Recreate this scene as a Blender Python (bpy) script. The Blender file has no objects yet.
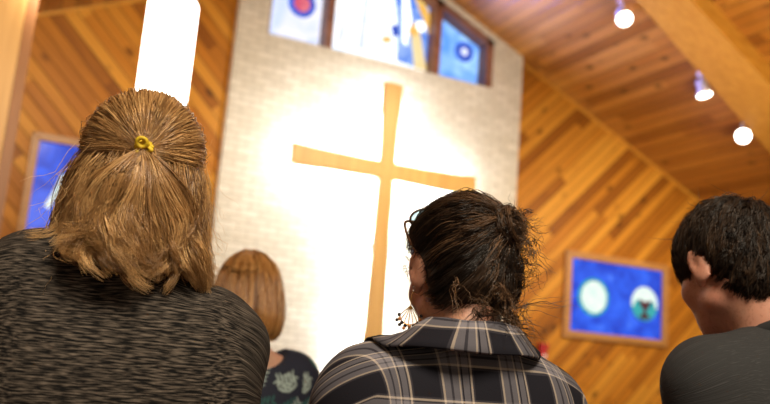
import bpy, bmesh, math, random
import numpy as np
from mathutils import Vector, Matrix

random.seed(7)
rng = np.random.default_rng(7)
SC = bpy.context.scene
COL = SC.collection

# ------------------------------------------------------------------ camera, world, exposure
YAW, PITCH, ROLL, FPX = map(float, (math.radians(24.956), math.radians(10.921), math.radians(4.5355), 839.1))
CAM = np.array([0.0, 0.0, 1.30])
FWD = np.array([math.sin(YAW) * math.cos(PITCH), math.cos(YAW) * math.cos(PITCH), math.sin(PITCH)])
_r0 = np.array([math.cos(YAW), -math.sin(YAW), 0.0]); _u0 = np.cross(_r0, FWD)
RGT = _r0 * math.cos(ROLL) + _u0 * math.sin(ROLL)
UPV = -_r0 * math.sin(ROLL) + _u0 * math.cos(ROLL)
cam_data = bpy.data.cameras.new('camera')
cam = bpy.data.objects.new('camera', cam_data); COL.objects.link(cam)
cam.matrix_world = Matrix(((RGT[0], UPV[0], -FWD[0], CAM[0]), (RGT[1], UPV[1], -FWD[1], CAM[1]),
                           (RGT[2], UPV[2], -FWD[2], CAM[2]), (0, 0, 0, 1)))
cam_data.sensor_width = 36.0
cam_data.lens = 36.0 * FPX / 770.0
cam_data.clip_start = 0.05
cam_data.dof.use_dof = True
cam_data.dof.focus_distance = 1.33
cam_data.dof.aperture_fstop = 3.2
SC.camera = cam

SC.view_settings.view_transform = 'Standard'
SC.view_settings.look = 'None'
SC.view_settings.gamma = 1.0
SC.view_settings.use_curve_mapping = False
SC.view_settings.exposure = 0.0
SC.cycles.use_denoising = True
SC.cycles.max_bounces = 8

W = bpy.data.worlds.new('nave_light'); SC.world = W; W.use_nodes = True
_bg = W.node_tree.nodes['Background']
_bg.inputs[0].default_value = (1.0, 0.80, 0.56, 1); _bg.inputs[1].default_value = 0.32


def spot_light(name, loc, target, power, size_deg, blend, color, radius=0.06):
    L = bpy.data.lights.new(name, 'SPOT'); L.energy = power; L.spot_size = math.radians(size_deg)
    L.spot_blend = blend; L.color = color; L.shadow_soft_size = radius
    o = bpy.data.objects.new(name, L); COL.objects.link(o); o.location = loc
    o.rotation_euler = (Vector(target) - Vector(loc)).to_track_quat('-Z', 'Y').to_euler()
    return o


def area_light(name, loc, target, power, size, color, spread=180):
    L = bpy.data.lights.new(name, 'AREA'); L.energy = power; L.size = size; L.color = color; L.spread = math.radians(spread)
    o = bpy.data.objects.new(name, L); COL.objects.link(o); o.location = loc
    o.rotation_euler = (Vector(target) - Vector(loc)).to_track_quat('-Z', 'Y').to_euler()
    return o


# unseen spots added to brighten the cross, the brick and the timber walls
spot_light('cross_fill', (3.0, 5.2, 5.1), (3.2, 8.0, 2.6), 330, 64, 1.0, (1.0, 0.97, 0.92))
spot_light('cross_fill', (4.3, 5.2, 5.1), (3.9, 8.0, 2.4), 150, 56, 1.0, (1.0, 0.97, 0.92))
spot_light('brick_fill', (3.7, 4.4, 5.0), (3.6, 8.0, 3.3), 330, 80, 1.0, (1.0, 0.92, 0.80))
spot_light('timber_fill_right', (7.1, 5.0, 3.3), (7.0, 8.1, 2.2), 360, 100, 1.0, (1.0, 0.85, 0.60))
spot_light('timber_fill_left', (0.2, 5.2, 3.8), (0.6, 8.1, 3.0), 210, 100, 1.0, (1.0, 0.86, 0.64))
area_light('post_fill', (-0.9, 3.0, 3.0), (-0.2, 5.6, 3.4), 60, 0.8, (1.0, 0.84, 0.62))  # area lamp added to brighten the left post and wall
area_light('window_daylight', (4.2, 7.6, 4.6), (5.1, 6.6, 5.15), 60, 0.8, (0.12, 0.20, 1.0), 100)
area_light('beam_fill', (5.5, 3.6, 2.2), (5.8, 5.6, 4.8), 105, 1.2, (1.0, 0.84, 0.62))  # unseen area lamp added below the beam, aimed up to brighten it
area_light('nave_downlight_rear', (0.5, -0.5, 3.5), (0.7, 1.3, 1.2), 105, 1.0, (1.0, 0.84, 0.64))


def ray(x, y):
    return FWD * FPX + RGT * (x - 385.0) - UPV * (y - 202.0)


def at(x, y, Y):
    d = ray(x, y)
    return CAM + d / d[1] * Y


# ------------------------------------------------------------------ node helpers
def new_mat(name):
    m = bpy.data.materials.new(name); m.use_nodes = True
    nt = m.node_tree
    return m, nt, nt.nodes['Principled BSDF']


def nd(nt, t, **kw):
    n = nt.nodes.new(t)
    for k, v in kw.items():
        if k == 'op': n.operation = v
        elif k.startswith('i') and k[1:].isdigit(): n.inputs[int(k[1:])].default_value = v
        else: setattr(n, k, v)
    return n


def lk(nt, a, b):
    nt.links.new(a, b)


def mth(nt, op, a, b=None):
    n = nt.nodes.new('ShaderNodeMath'); n.operation = op
    for i, v in enumerate((a, b)):
        if v is None: continue
        if hasattr(v, 'links'): nt.links.new(v, n.inputs[i])
        else: n.inputs[i].default_value = v
    return n.outputs[0]


def ramp(nt, fac, stops, interp='LINEAR'):
    n = nt.nodes.new('ShaderNodeValToRGB'); n.color_ramp.interpolation = interp
    e = n.color_ramp.elements
    while len(e) < len(stops): e.new(0.5)
    for el, (p, c) in zip(e, stops):
        el.position = p; el.color = (c[0], c[1], c[2], 1)
    if fac is not None: nt.links.new(fac, n.inputs[0])
    return n.outputs[0]


def mixc(nt, fac, a, b, mode='MIX'):
    n = nt.nodes.new('ShaderNodeMix'); n.data_type = 'RGBA'; n.blend_type = mode
    for i, v in ((0, fac), (6, a), (7, b)):
        if hasattr(v, 'links'): nt.links.new(v, n.inputs[i])
        elif isinstance(v, tuple): n.inputs[i].default_value = (*v, 1)
        else: n.inputs[i].default_value = v
    return n.outputs[2]


def plain(name, color, rough=0.5, metal=0.0, noise=0.0, scale=40.0, bump=0.0, spec=0.5):
    m, nt, b = new_mat(name)
    b.inputs['Roughness'].default_value = rough; b.inputs['Metallic'].default_value = metal
    b.inputs['Specular IOR Level'].default_value = spec
    tc = nd(nt, 'ShaderNodeTexCoord'); nz = nd(nt, 'ShaderNodeTexNoise')
    nz.inputs['Scale'].default_value = scale; nz.inputs['Detail'].default_value = 4
    lk(nt, tc.outputs['Object'], nz.inputs['Vector'])
    lo = tuple(c * (1 - noise) for c in color); hi = tuple(min(1, c * (1 + noise)) for c in color)
    lk(nt, ramp(nt, nz.outputs[0], [(0.3, lo), (0.7, hi)]), b.inputs['Base Color'])
    if bump:
        bp = nd(nt, 'ShaderNodeBump'); bp.inputs['Strength'].default_value = bump; bp.inputs['Distance'].default_value = 0.004
        lk(nt, nz.outputs[0], bp.inputs['Height']); lk(nt, bp.outputs[0], b.inputs['Normal'])
    return m


def planks(name, across, along, width, length, dark, mid, light, rough=0.5, spec=0.22):
    """boards: `across`/`along` are direction vectors in object space"""
    m, nt, b = new_mat(name)
    tc = nd(nt, 'ShaderNodeTexCoord')
    def dot(v):
        n = nd(nt, 'ShaderNodeVectorMath', op='DOT_PRODUCT'); lk(nt, tc.outputs['Object'], n.inputs[0])
        n.inputs[1].default_value = v; return n.outputs['Value']
    u = dot(across); v = dot(along)
    us = mth(nt, 'DIVIDE', u, width); row = mth(nt, 'FLOOR', us); fu = mth(nt, 'FRACT', us)
    w1 = nd(nt, 'ShaderNodeTexWhiteNoise', noise_dimensions='1D'); lk(nt, row, w1.inputs['W'])
    vs = mth(nt, 'ADD', mth(nt, 'DIVIDE', v, length), mth(nt, 'MULTIPLY', w1.outputs[0], 7.3))
    seg = mth(nt, 'FLOOR', vs)
    cmb = nd(nt, 'ShaderNodeCombineXYZ'); lk(nt, row, cmb.inputs[0]); lk(nt, seg, cmb.inputs[1])
    w2 = nd(nt, 'ShaderNodeTexWhiteNoise', noise_dimensions='2D'); lk(nt, cmb.outputs[0], w2.inputs['Vector'])
    # grain, stretched along the board
    gv = nd(nt, 'ShaderNodeCombineXYZ'); lk(nt, mth(nt, 'MULTIPLY', u, 30.0), gv.inputs[0])
    lk(nt, mth(nt, 'MULTIPLY', v, 1.6), gv.inputs[1]); lk(nt, mth(nt, 'MULTIPLY', w2.outputs[0], 50.0), gv.inputs[2])
    g = nd(nt, 'ShaderNodeTexNoise'); g.inputs['Scale'].default_value = 1.0; g.inputs['Detail'].default_value = 5
    g.inputs['Distortion'].default_value = 0.8
    lk(nt, gv.outputs[0], g.inputs['Vector'])
    f = mth(nt, 'ADD', mth(nt, 'MULTIPLY', w2.outputs[0], 0.62), mth(nt, 'MULTIPLY', g.outputs[0], 0.42))
    col = ramp(nt, f, [(0.12, dark), (0.5, mid), (0.9, light)])
    # knots
    kv = nd(nt, 'ShaderNodeCombineXYZ'); lk(nt, mth(nt, 'MULTIPLY', u, 5.0), kv.inputs[0]); lk(nt, mth(nt, 'MULTIPLY', v, 2.6), kv.inputs[1])
    vo = nd(nt, 'ShaderNodeTexVoronoi'); vo.inputs['Scale'].default_value = 1.0; lk(nt, kv.outputs[0], vo.inputs['Vector'])
    kn = ramp(nt, vo.outputs['Distance'], [(0.08, (0.16, 0.13, 0.10)), (0.20, (1, 1, 1))])
    col = mixc(nt, 0.8, col, kn, 'MULTIPLY')
    # grooves
    edge = mth(nt, 'MINIMUM', fu, mth(nt, 'SUBTRACT', 1.0, fu))
    gr = ramp(nt, edge, [(0.02, (0.16, 0.13, 0.10)), (0.075, (1, 1, 1))])
    col = mixc(nt, 0.75, col, gr, 'MULTIPLY')
    lk(nt, col, b.inputs['Base Color'])
    b.inputs['Roughness'].default_value = rough; b.inputs['Specular IOR Level'].default_value = spec
    bp = nd(nt, 'ShaderNodeBump'); bp.inputs['Strength'].default_value = 0.5; bp.inputs['Distance'].default_value = 0.006
    lk(nt, gr, bp.inputs['Height']); lk(nt, bp.outputs[0], b.inputs['Normal'])
    return m


def brick_mat(name):
    m, nt, b = new_mat(name)
    tc = nd(nt, 'ShaderNodeTexCoord'); sp = nd(nt, 'ShaderNodeSeparateXYZ'); cb = nd(nt, 'ShaderNodeCombineXYZ')
    lk(nt, tc.outputs['Object'], sp.inputs[0])
    lk(nt, mth(nt, 'ADD', sp.outputs[0], sp.outputs[1]), cb.inputs[0]); lk(nt, sp.outputs[2], cb.inputs[1])
    bt = nd(nt, 'ShaderNodeTexBrick'); lk(nt, cb.outputs[0], bt.inputs['Vector'])
    bt.inputs['Color1'].default_value = (0.74, 0.68, 0.57, 1); bt.inputs['Color2'].default_value = (0.62, 0.56, 0.45, 1)
    bt.inputs['Mortar'].default_value = (0.48, 0.42, 0.32, 1)
    bt.inputs['Scale'].default_value = 1.0; bt.inputs['Mortar Size'].default_value = 0.008
    bt.inputs['Mortar Smooth'].default_value = 0.3
    bt.inputs['Brick Width'].default_value = 0.205; bt.inputs['Row Height'].default_value = 0.069
    nz = nd(nt, 'ShaderNodeTexNoise'); nz.inputs['Scale'].default_value = 9; nz.inputs['Detail'].default_value = 5
    lk(nt, tc.outputs['Object'], nz.inputs['Vector'])
    col = mixc(nt, 0.5, bt.outputs['Color'], ramp(nt, nz.outputs[0], [(0.3, (0.8, 0.8, 0.8)), (0.7, (1, 1, 1))]), 'MULTIPLY')
    lk(nt, col, b.inputs['Base Color']); b.inputs['Roughness'].default_value = 0.75
    bp = nd(nt, 'ShaderNodeBump'); bp.inputs['Strength'].default_value = 0.6; bp.inputs['Distance'].default_value = 0.008; bp.invert = True
    lk(nt, bt.outputs['Fac'], bp.inputs['Height']); lk(nt, bp.outputs[0], b.inputs['Normal'])
    return m


def glass_mat(name, c1, c2, strength, scale=3.0, c3=None):
    """daylit coloured window glass"""
    m, nt, b = new_mat(name)
    tc = nd(nt, 'ShaderNodeTexCoord'); nz = nd(nt, 'ShaderNodeTexNoise')
    nz.inputs['Scale'].default_value = scale; nz.inputs['Detail'].default_value = 3; nz.inputs['Distortion'].default_value = 1.2
    lk(nt, tc.outputs['Object'], nz.inputs['Vector'])
    st = [(0.36, c1), (0.62, c2)] + ([(0.77, c3)] if c3 else [])
    col = ramp(nt, nz.outputs[0], st)
    b.inputs['Base Color'].default_value = (0.02, 0.02, 0.02, 1)
    b.inputs['Roughness'].default_value = 0.2; b.inputs['Specular IOR Level'].default_value = 0.12
    lk(nt, col, b.inputs['Emission Color']); b.inputs['Emission Strength'].default_value = strength
    return m


def glow_mat(name, color, strength):
    m, nt, b = new_mat(name)
    b.inputs['Base Color'].default_value = (0.9, 0.88, 0.82, 1)
    b.inputs['Emission Color'].default_value = (*color, 1); b.inputs['Emission Strength'].default_value = strength
    return m


def wood_mat(name, dark, light, axis=2, rough=0.45, freq=26.0):
    m, nt, b = new_mat(name)
    tc = nd(nt, 'ShaderNodeTexCoord'); mp = nd(nt, 'ShaderNodeMapping')
    s = [freq] * 3; s[axis] = freq * 0.05
    mp.inputs['Scale'].default_value = s
    nz = nd(nt, 'ShaderNodeTexNoise'); nz.inputs['Scale'].default_value = 1; nz.inputs['Detail'].default_value = 5; nz.inputs['Distortion'].default_value = 0.6
    lk(nt, tc.outputs['Object'], mp.inputs[0]); lk(nt, mp.outputs[0], nz.inputs['Vector'])
    lk(nt, ramp(nt, nz.outputs[0], [(0.3, dark), (0.7, light)]), b.inputs['Base Color'])
    b.inputs['Roughness'].default_value = rough
    return m


# ------------------------------------------------------------------ mesh helpers
def link(name, me, mat=None, parent=None):
    o = bpy.data.objects.new(name, me); COL.objects.link(o)
    if mat is not None: me.materials.append(mat)
    if parent is not None: o.parent = parent
    return o


def obj(name, bm, mat=None, parent=None, smooth=False):
    me = bpy.data.meshes.new(name)
    bmesh.ops.recalc_face_normals(bm, faces=bm.faces)
    bm.to_mesh(me); bm.free()
    if smooth: me.polygons.foreach_set('use_smooth', [True] * len(me.polygons))
    return link(name, me, mat, parent)


def tag(o, label=None, cat=None, group=None, kind=None):
    if label: o['label'] = label
    if cat: o['category'] = cat
    if group: o['group'] = group
    if kind: o['kind'] = kind
    return o


def empty(name, loc=(0, 0, 0)):
    o = bpy.data.objects.new(name, None); COL.objects.link(o); o.location = loc
    o.empty_display_size = 0.1
    return o


def prism(bm, pts, y0, y1):
    """polygon in the x-z plane extruded from y0 to y1"""
    a = [bm.verts.new((p[0], y0, p[1])) for p in pts]; b = [bm.verts.new((p[0], y1, p[1])) for p in pts]
    n = len(pts)
    bm.faces.new(a); bm.faces.new(list(reversed(b)))
    for i in range(n):
        bm.faces.new((a[i], b[i], b[(i + 1) % n], a[(i + 1) % n]))
    return bm


def box(bm, x0, x1, y0, y1, z0, z1):
    return prism(bm, [(x0, z0), (x1, z0), (x1, z1), (x0, z1)], y0, y1)


def bevel(o, w, seg=2):
    md = o.modifiers.new('edge', 'BEVEL'); md.width = w; md.segments = seg; md.limit_method = 'ANGLE'
    return o


def lathe(bm, prof, c=(0, 0, 0), axis=(0, 0, 1), n=32, cap0=True, cap1=True):
    ax = Vector(axis).normalized(); q = Vector((0, 0, 1)).rotation_difference(ax); c = Vector(c)
    rings = []
    for r, z in prof:
        rings.append([bm.verts.new(c + q @ Vector((r * math.cos(2 * math.pi * i / n), r * math.sin(2 * math.pi * i / n), z))) for i in range(n)])
    for a, b in zip(rings, rings[1:]):
        for i in range(n):
            bm.faces.new((a[i], a[(i + 1) % n], b[(i + 1) % n], b[i]))
    if cap0: bm.faces.new(list(reversed(rings[0])))
    if cap1: bm.faces.new(rings[-1])
    return bm


def disc_pts(cx, cz, r, n=36, a0=0.0, a1=2 * math.pi):
    return [(cx + r * math.cos(a0 + (a1 - a0) * i / n), cz + r * math.sin(a0 + (a1 - a0) * i / n)) for i in range(n if abs(a1 - a0 - 2 * math.pi) < 1e-6 else n + 1)]


def ring_mesh(bm, cx, cz, r0, r1, y0, y1, n=40):
    v = []
    for i in range(n):
        a = 2 * math.pi * i / n; c, s = math.cos(a), math.sin(a)
        v.append([bm.verts.new((cx + r * c, y, cz + r * s)) for r, y in ((r0, y0), (r1, y0), (r1, y1), (r0, y1))])
    for i in range(n):
        a, b = v[i], v[(i + 1) % n]
        for k in range(4):
            bm.faces.new((a[k], a[(k + 1) % 4], b[(k + 1) % 4], b[k]))
    return bm


def np_mesh(name, V, F, mat, parent=None, smooth=True, attrs=None):
    V = np.asarray(V, np.float32); F = np.asarray(F, np.int32); k = F.shape[1]
    me = bpy.data.meshes.new(name)
    me.vertices.add(len(V)); me.vertices.foreach_set('co', V.ravel())
    me.loops.add(F.size); me.loops.foreach_set('vertex_index', F.ravel())
    me.polygons.add(len(F)); me.polygons.foreach_set('loop_start', np.arange(0, F.size, k, dtype=np.int32))
    me.update(calc_edges=True)
    if smooth: me.polygons.foreach_set('use_smooth', np.ones(len(F), bool))
    for an, arr in (attrs or {}).items():
        arr = np.asarray(arr, np.float32)
        if arr.ndim == 1:
            a = me.attributes.new(an, 'FLOAT', 'POINT'); a.data.foreach_set('value', arr)
        elif arr.shape[1] == 3:
            a = me.attributes.new(an, 'FLOAT_COLOR', 'POINT')
            a.data.foreach_set('color', np.c_[arr, np.ones(len(arr), np.float32)].ravel())
        else:
            u = me.uv_layers.new(name=an); u.data.foreach_set('uv', arr[F.ravel()].ravel())
    return link(name, me, mat, parent)


# ------------------------------------------------------------------ the building
ORANGE_D, ORANGE_M, ORANGE_L = (0.17, 0.048, 0.004), (0.45, 0.165, 0.013), (0.64, 0.30, 0.036)
s45 = math.sqrt(0.5)
M_wallR = planks('diagonal_boards_right', (-s45, 0, s45), (s45, 0, s45), 0.12, 1.9, ORANGE_D, ORANGE_M, ORANGE_L)
M_wallL = planks('diagonal_boards_left', (s45, 0, s45), (s45, 0, -s45), 0.12, 1.9, ORANGE_D, ORANGE_M, ORANGE_L)
M_ceil = planks('ceiling_boards', (1, 0, 0), (0, 1, 0), 0.125, 2.6, (0.22, 0.070, 0.010), (0.40, 0.145, 0.020), (0.52, 0.22, 0.035), rough=0.32, spec=0.5)
M_brick = brick_mat('cream_painted_brick')
M_beam = wood_mat('laminated_beam', (0.50, 0.21, 0.018), (0.66, 0.32, 0.040), axis=0)
M_post = wood_mat('post_wood', (0.50, 0.27, 0.075), (0.64, 0.38, 0.13), axis=2)
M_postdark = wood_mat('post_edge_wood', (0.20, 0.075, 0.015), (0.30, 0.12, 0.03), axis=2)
M_frame = wood_mat('window_frame_wood', (0.16, 0.055, 0.025), (0.26, 0.10, 0.05), axis=0, freq=14)
M_picframe = wood_mat('panel_frame_wood', (0.33, 0.15, 0.04), (0.50, 0.25, 0.08), axis=0)
M_cross = wood_mat('oak_cross', (0.50, 0.26, 0.060), (0.64, 0.37, 0.10), axis=2, freq=18)
M_floor = plain('red_carpet', (0.16, 0.05, 0.03), 0.95, noise=0.3, scale=200, bump=0.3)
M_white = plain('white_enamel', (0.80, 0.78, 0.74), 0.35)
M_black = plain('black_metal', (0.03, 0.03, 0.03), 0.4)

WY = 8.0                                    # front face of the brick
AX, AZ, SL = 3.65, 5.80, 0.438              # ridge line and roof slope
def roof(x): return AZ - SL * abs(x - AX)
BX0, BX1 = 1.915, 5.391
SILL = 4.557
WX0, WX1 = 2.243, 4.985
def wtop(x): return roof(x) - 0.075

bm = bmesh.new(); box(bm, -4, 12, -4, 8.6, -0.1, 0)
tag(obj('floor', bm, M_floor), kind='structure')

def ceiling_side(name, xe):
    bm = bmesh.new()
    t = 0.12
    prism(bm, [(AX, AZ), (xe, roof(xe)), (xe, roof(xe) + t), (AX, AZ + t)], -4.0, 8.6)
    tag(obj(name, bm, M_ceil), kind='structure')
ceiling_side('ceiling_right', 12.0)
ceiling_side('ceiling_left', -4.0)

bm = bmesh.new()
box(bm, BX0, BX1, WY, WY + 0.34, 0, SILL)
prism(bm, [(BX0, SILL), (WX0, SILL), (WX0, roof(WX0)), (BX0, roof(BX0))], WY, WY + 0.34)
prism(bm, [(WX1, SILL), (BX1, SILL), (BX1, roof(BX1)), (WX1, roof(WX1))], WY, WY + 0.34)
prism(bm, [(WX0, wtop(WX0)), (AX, wtop(AX)), (AX, roof(AX)), (WX0, roof(WX0))], WY, WY + 0.34)
prism(bm, [(AX, wtop(AX)), (WX1, wtop(WX1)), (WX1, roof(WX1)), (AX, roof(AX))], WY, WY + 0.34)
tag(obj('wall_brick', bm, M_brick), kind='structure')

bm = bmesh.new(); prism(bm, [(BX1, 0), (12, 0), (12, roof(12)), (BX1, roof(BX1))], WY + 0.10, WY + 0.34)
tag(obj('wall_right', bm, M_wallR), kind='structure')
bm = bmesh.new(); prism(bm, [(-4, 0), (BX0, 0), (BX0, roof(BX0)), (-4, roof(-4))], WY + 0.10, WY + 0.34)
tag(obj('wall_left', bm, M_wallL), kind='structure')
WW = WY + 0.10                              # face of the boarded walls

# thin cover strips where the boards meet the roof
def roof_trim(name, xa, xb):
    bm = bmesh.new(); prism(bm, [(xa, roof(xa) - 0.03), (xb, roof(xb) - 0.03), (xb, roof(xb)), (xa, roof(xa))], WW - 0.03, WW)
    tag(obj(name, bm, M_beam), kind='structure')
roof_trim('trim_1', BX1, 12); roof_trim('trim_2', -4, BX0)

# rafter on the right: skewed slightly off the wall's line, its underside below the boards
def rafter(name, pa_far, pb_far, pa_near, pb_near, drop):
    vs = []
    def hit(px, py, dz):                    # where the pixel's ray meets a plane parallel to the roof, dz below it
        d = ray(px, py); k = (AZ - dz + SL * AX - CAM[2]) / (d[2] + SL * d[0]); return CAM + d * k
    fa, fb, na, nb = hit(*pa_far, drop), hit(*pb_far, drop), hit(*pa_near, drop), hit(*pb_near, drop)
    def ext(p, q, t): return p + (q - p) * t
    L = [ext(fa, fb, -0.55), ext(fa, fb, 2.2), ext(na, nb, 2.2), ext(na, nb, -0.55)]
    bm = bmesh.new()
    lo = [bm.verts.new(p) for p in L]; up = [bm.verts.new(p + np.array([0, 0, drop + 0.02])) for p in L]
    bm.faces.new(lo); bm.faces.new(up[::-1])
    for i in range(4): bm.faces.new((lo[i], up[i], up[(i + 1) % 4], lo[(i + 1) % 4]))
    o = obj(name, bm, M_beam); tag(o, kind='structure'); return o
rafter('ceiling_beam', (636, 0), (770, 153), (691, 0), (770, 85), 0.22)

# timber post at the left
pe = at(26, 0, 5.6); pe2 = at(16, 80, 5.6)
px1 = 0.5 * (pe[0] + pe2[0])
bm = bmesh.new(); box(bm, px1 - 0.42, px1, 5.6, 5.95, 0, roof(px1 - 0.42))
tag(bevel(obj('column_left', bm, M_post), 0.012), kind='structure')
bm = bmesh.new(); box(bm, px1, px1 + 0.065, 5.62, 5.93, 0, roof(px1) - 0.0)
tag(obj('post_edge_strip', bm, M_postdark), kind='structure')  # darker strip along the post's right edge

# ------------------------------------------------------------------ gable window
GY = WY + 0.20
G_pale = glass_mat('pale_daylit_glass', (0.75, 0.86, 1.0), (1.0, 1.0, 1.0), 1.5, 2.2)
G_pink = glass_mat('rose_white_glass', (0.62, 0.72, 1.0), (0.95, 0.92, 1.0), 1.15, 3.0)
G_sky = glass_mat('sky_blue_glass', (0.10, 0.30, 0.85), (0.36, 0.62, 1.0), 1.35, 3.0, (0.7, 0.85, 1.0))
G_blue = glass_mat('mid_blue_glass', (0.10, 0.26, 0.90), (0.36, 0.55, 1.0), 1.0, 5.0)
G_deep = glass_mat('deep_blue_glass', (0.01, 0.05, 0.50), (0.05, 0.16, 0.85), 0.9, 6.0)
G_yel = glass_mat('golden_glass', (1.0, 0.50, 0.07), (1.0, 0.66, 0.20), 1.0, 4.0)
G_cream = glass_mat('cream_glass', (1.0, 0.72, 0.28), (1.0, 0.85, 0.50), 1.0, 4.0)
G_red = glass_mat('rose_red_glass', (0.75, 0.06, 0.16), (0.95, 0.25, 0.30), 0.9, 8.0)
G_white = glass_mat('opal_white_glass', (0.85, 0.92, 1.0), (1.0, 1.0, 1.0), 2.0, 6.0)
G_teal = glass_mat('teal_glass', (0.01, 0.36, 0.36), (0.08, 0.62, 0.56), 0.75, 8.0)

def gwin(name, xa, xb):
    """one light of the gable window, top edge following the roof"""
    pts = [(xa, SILL), (xb, SILL), (xb, wtop(xb))] + ([(AX, wtop(AX))] if xa < AX < xb else []) + [(xa, wtop(xa))]
    return pts

def pxz(px, py, Y=GY):
    p = at(px, py, Y); return (p[0], p[2])

def pane(name, pts, y, mat, parent, th=0.008):
    bm = bmesh.new(); prism(bm, pts, y - th, y); return obj(name, bm, mat, parent)

M1, M2, MW = 2.92, 4.235, 0.042
win = empty('window_1', (0, 0, 0)); tag(win, kind='structure')
bm = bmesh.new()
FY0, FY1 = WY + 0.015, WY + 0.26
box(bm, WX0, WX1, FY0 + 0.14, FY1, SILL, SILL + 0.03)
for xm in (M1, M2): prism(bm, [(xm - MW, SILL), (xm + MW, SILL), (xm + MW, wtop(xm + MW)), (xm - MW, wtop(xm - MW))], FY0, FY1)
prism(bm, [(WX1 - 0.085, SILL), (WX1, SILL), (WX1, wtop(WX1)), (WX1 - 0.085, wtop(WX1 - 0.085))], FY0, FY1)
prism(bm, [(WX0, SILL), (WX0 + 0.03, SILL), (WX0 + 0.03, wtop(WX0 + 0.03)), (WX0, wtop(WX0))], FY0 + 0.05, FY1)
for xa, xb in ((WX0, AX), (AX, WX1)):
    prism(bm, [(xa, wtop(xa) - 0.075), (xb, wtop(xb) - 0.075), (xb, wtop(xb)), (xa, wtop(xa))], FY0, FY1)
obj('window_frame', bm, M_frame, win)
pane('pane', gwin('l', WX0 + 0.03, M1 - MW), GY + 0.02, G_pink, win)
pane('pane', gwin('c', M1 + MW, M2 - MW), GY + 0.02, G_pale, win)
pane('pane', gwin('r', M2 + MW, WX1 - 0.085), GY + 0.02, G_sky, win)
yy = GY
# left light: red and blue roundel
cx, cz = pxz(302, 4)
bm = bmesh.new(); ring_mesh(bm, cx, cz, 0.095, 0.155, yy - 0.008, yy); obj('roundel_ring', bm, G_deep, win)
pane('roundel', disc_pts(cx, cz, 0.095), yy, G_red, win)
# right light: blue roundel with a pale heart
cx, cz = pxz(464, 52)
bm = bmesh.new(); ring_mesh(bm, cx, cz, 0.05, 0.125, yy - 0.008, yy); obj('roundel_ring', bm, G_deep, win)
pane('roundel', disc_pts(cx, cz, 0.05), yy, G_pink, win)
# teal corner pieces
for q in ((444, 3), (486.5, 41)):
    cx, cz = pxz(*q); pane('corner_glass', disc_pts(cx, cz, 0.035, 16), yy, G_teal, win)
# centre light: blue ground, pale figure and golden rays
def poly(name, q, mat, dy=0.0):
    pane(name, [pxz(*p) for p in q], yy - dy, mat, win)
poly('blue_glass', [(393, -22), (433.5, -22), (433.5, 73), (397, 61), (398, 20)], G_blue)
poly('blue_glass', [(391, 26), (398, 25), (399, 36), (393, 37)], G_deep, 0.004)
poly('pale_glass', [(402, 0), (407, -10), (411, 20), (406, 46), (402, 42)], G_white, 0.010)
poly('golden_ray', [(411, -10), (418, -10), (432, 22), (425, 26)], G_yel, 0.012)
poly('golden_ray', [(426, 22), (433, 14), (433.5, 40), (427, 34)], G_yel, 0.014)
poly('golden_ray', [(410, 28), (419, 32), (426, 71.5), (413.5, 68)], G_cream, 0.012)
poly('golden_ray', [(407, 31), (414, 22), (420, 32), (412, 37)], G_yel, 0.014)
cx, cz = pxz(420, 27); pane('star_glass', disc_pts(cx, cz, 0.065, 20), yy - 0.018, G_white, win)
poly('golden_glass', [(381, 37), (390, 37), (391, 43), (383, 43)], G_yel, 0.010)
poly('pale_glass', [(345, -15), (352, -15), (343, 44), (336, 44)], G_pink, 0.006)
poly('pale_glass', [(366, -15), (370, -15), (364, 50), (357, 48)], G_pink, 0.006)

# ------------------------------------------------------------------ cross on the brick
CDEP = 0.26; STRIP = 150.0
cr = empty('wall_cross', (3.735, WY - CDEP, 3.40))
tag(cr, 'large golden oak cross with flared ends on the brightly lit cream brick wall', 'cross')
CXm, CZm = 3.735, 3.356
ct = at(394, 83, WY - CDEP); ctz = ct[2]
al = at(292.5, 152, WY - CDEP); ar = at(476, 187, WY - CDEP); ac = at(388, 169, WY - CDEP)
CXm, CZm = ac[0], 0.5 * (al[2] + ar[2])
def flare(t0, t1, w0, w1, n=8):
    return [(t0 + (t1 - t0) * i / n, w0 + (w1 - w0) * (i / n) ** 1.6) for i in range(n + 1)]
bm = bmesh.new()
hw = 0.080
up = flare(0.11, ctz - CZm, hw, 0.118); dn = flare(0.11, CZm - 0.75, hw, 0.125)
lf = flare(0.11, CXm - al[0], 0.088, 0.112); rt = flare(0.11, ar[0] - CXm, 0.088, 0.112)
f = 0.045
P = []
P += [(CXm + w, CZm + t) for t, w in reversed(up)] + [(CXm + hw + f * 0.25, CZm + 0.088 + f * 0.25)]
P += [(CXm + t, CZm + w) for t, w in rt] + [(CXm + t, CZm - w) for t, w in reversed(rt)] + [(CXm + hw + f * 0.25, CZm - 0.088 - f * 0.25)]
P += [(CXm + w, CZm - t) for t, w in dn] + [(CXm - w, CZm - t) for t, w in reversed(dn)] + [(CXm - hw - f * 0.25, CZm - 0.088 - f * 0.25)]
P += [(CXm - t, CZm - w) for t, w in lf] + [(CXm - t, CZm + w) for t, w in reversed(lf)] + [(CXm - hw - f * 0.25, CZm + 0.088 + f * 0.25)]
P += [(CXm - w, CZm + t) for t, w in up]
P = [(x - cr.location.x, z - cr.location.z) for x, z in P]
prism(bm, P, 0.0, 0.075)
bevel(obj('cross_body', bm, M_cross, cr), 0.008)
for dz in (0.6, -0.9):
    bm = bmesh.new(); box(bm, CXm - cr.location.x - 0.03, CXm - cr.location.x + 0.03, 0.07, CDEP, dz - 0.03, dz + 0.03)
    obj('wall_bracket', bm, M_black, cr)
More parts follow.
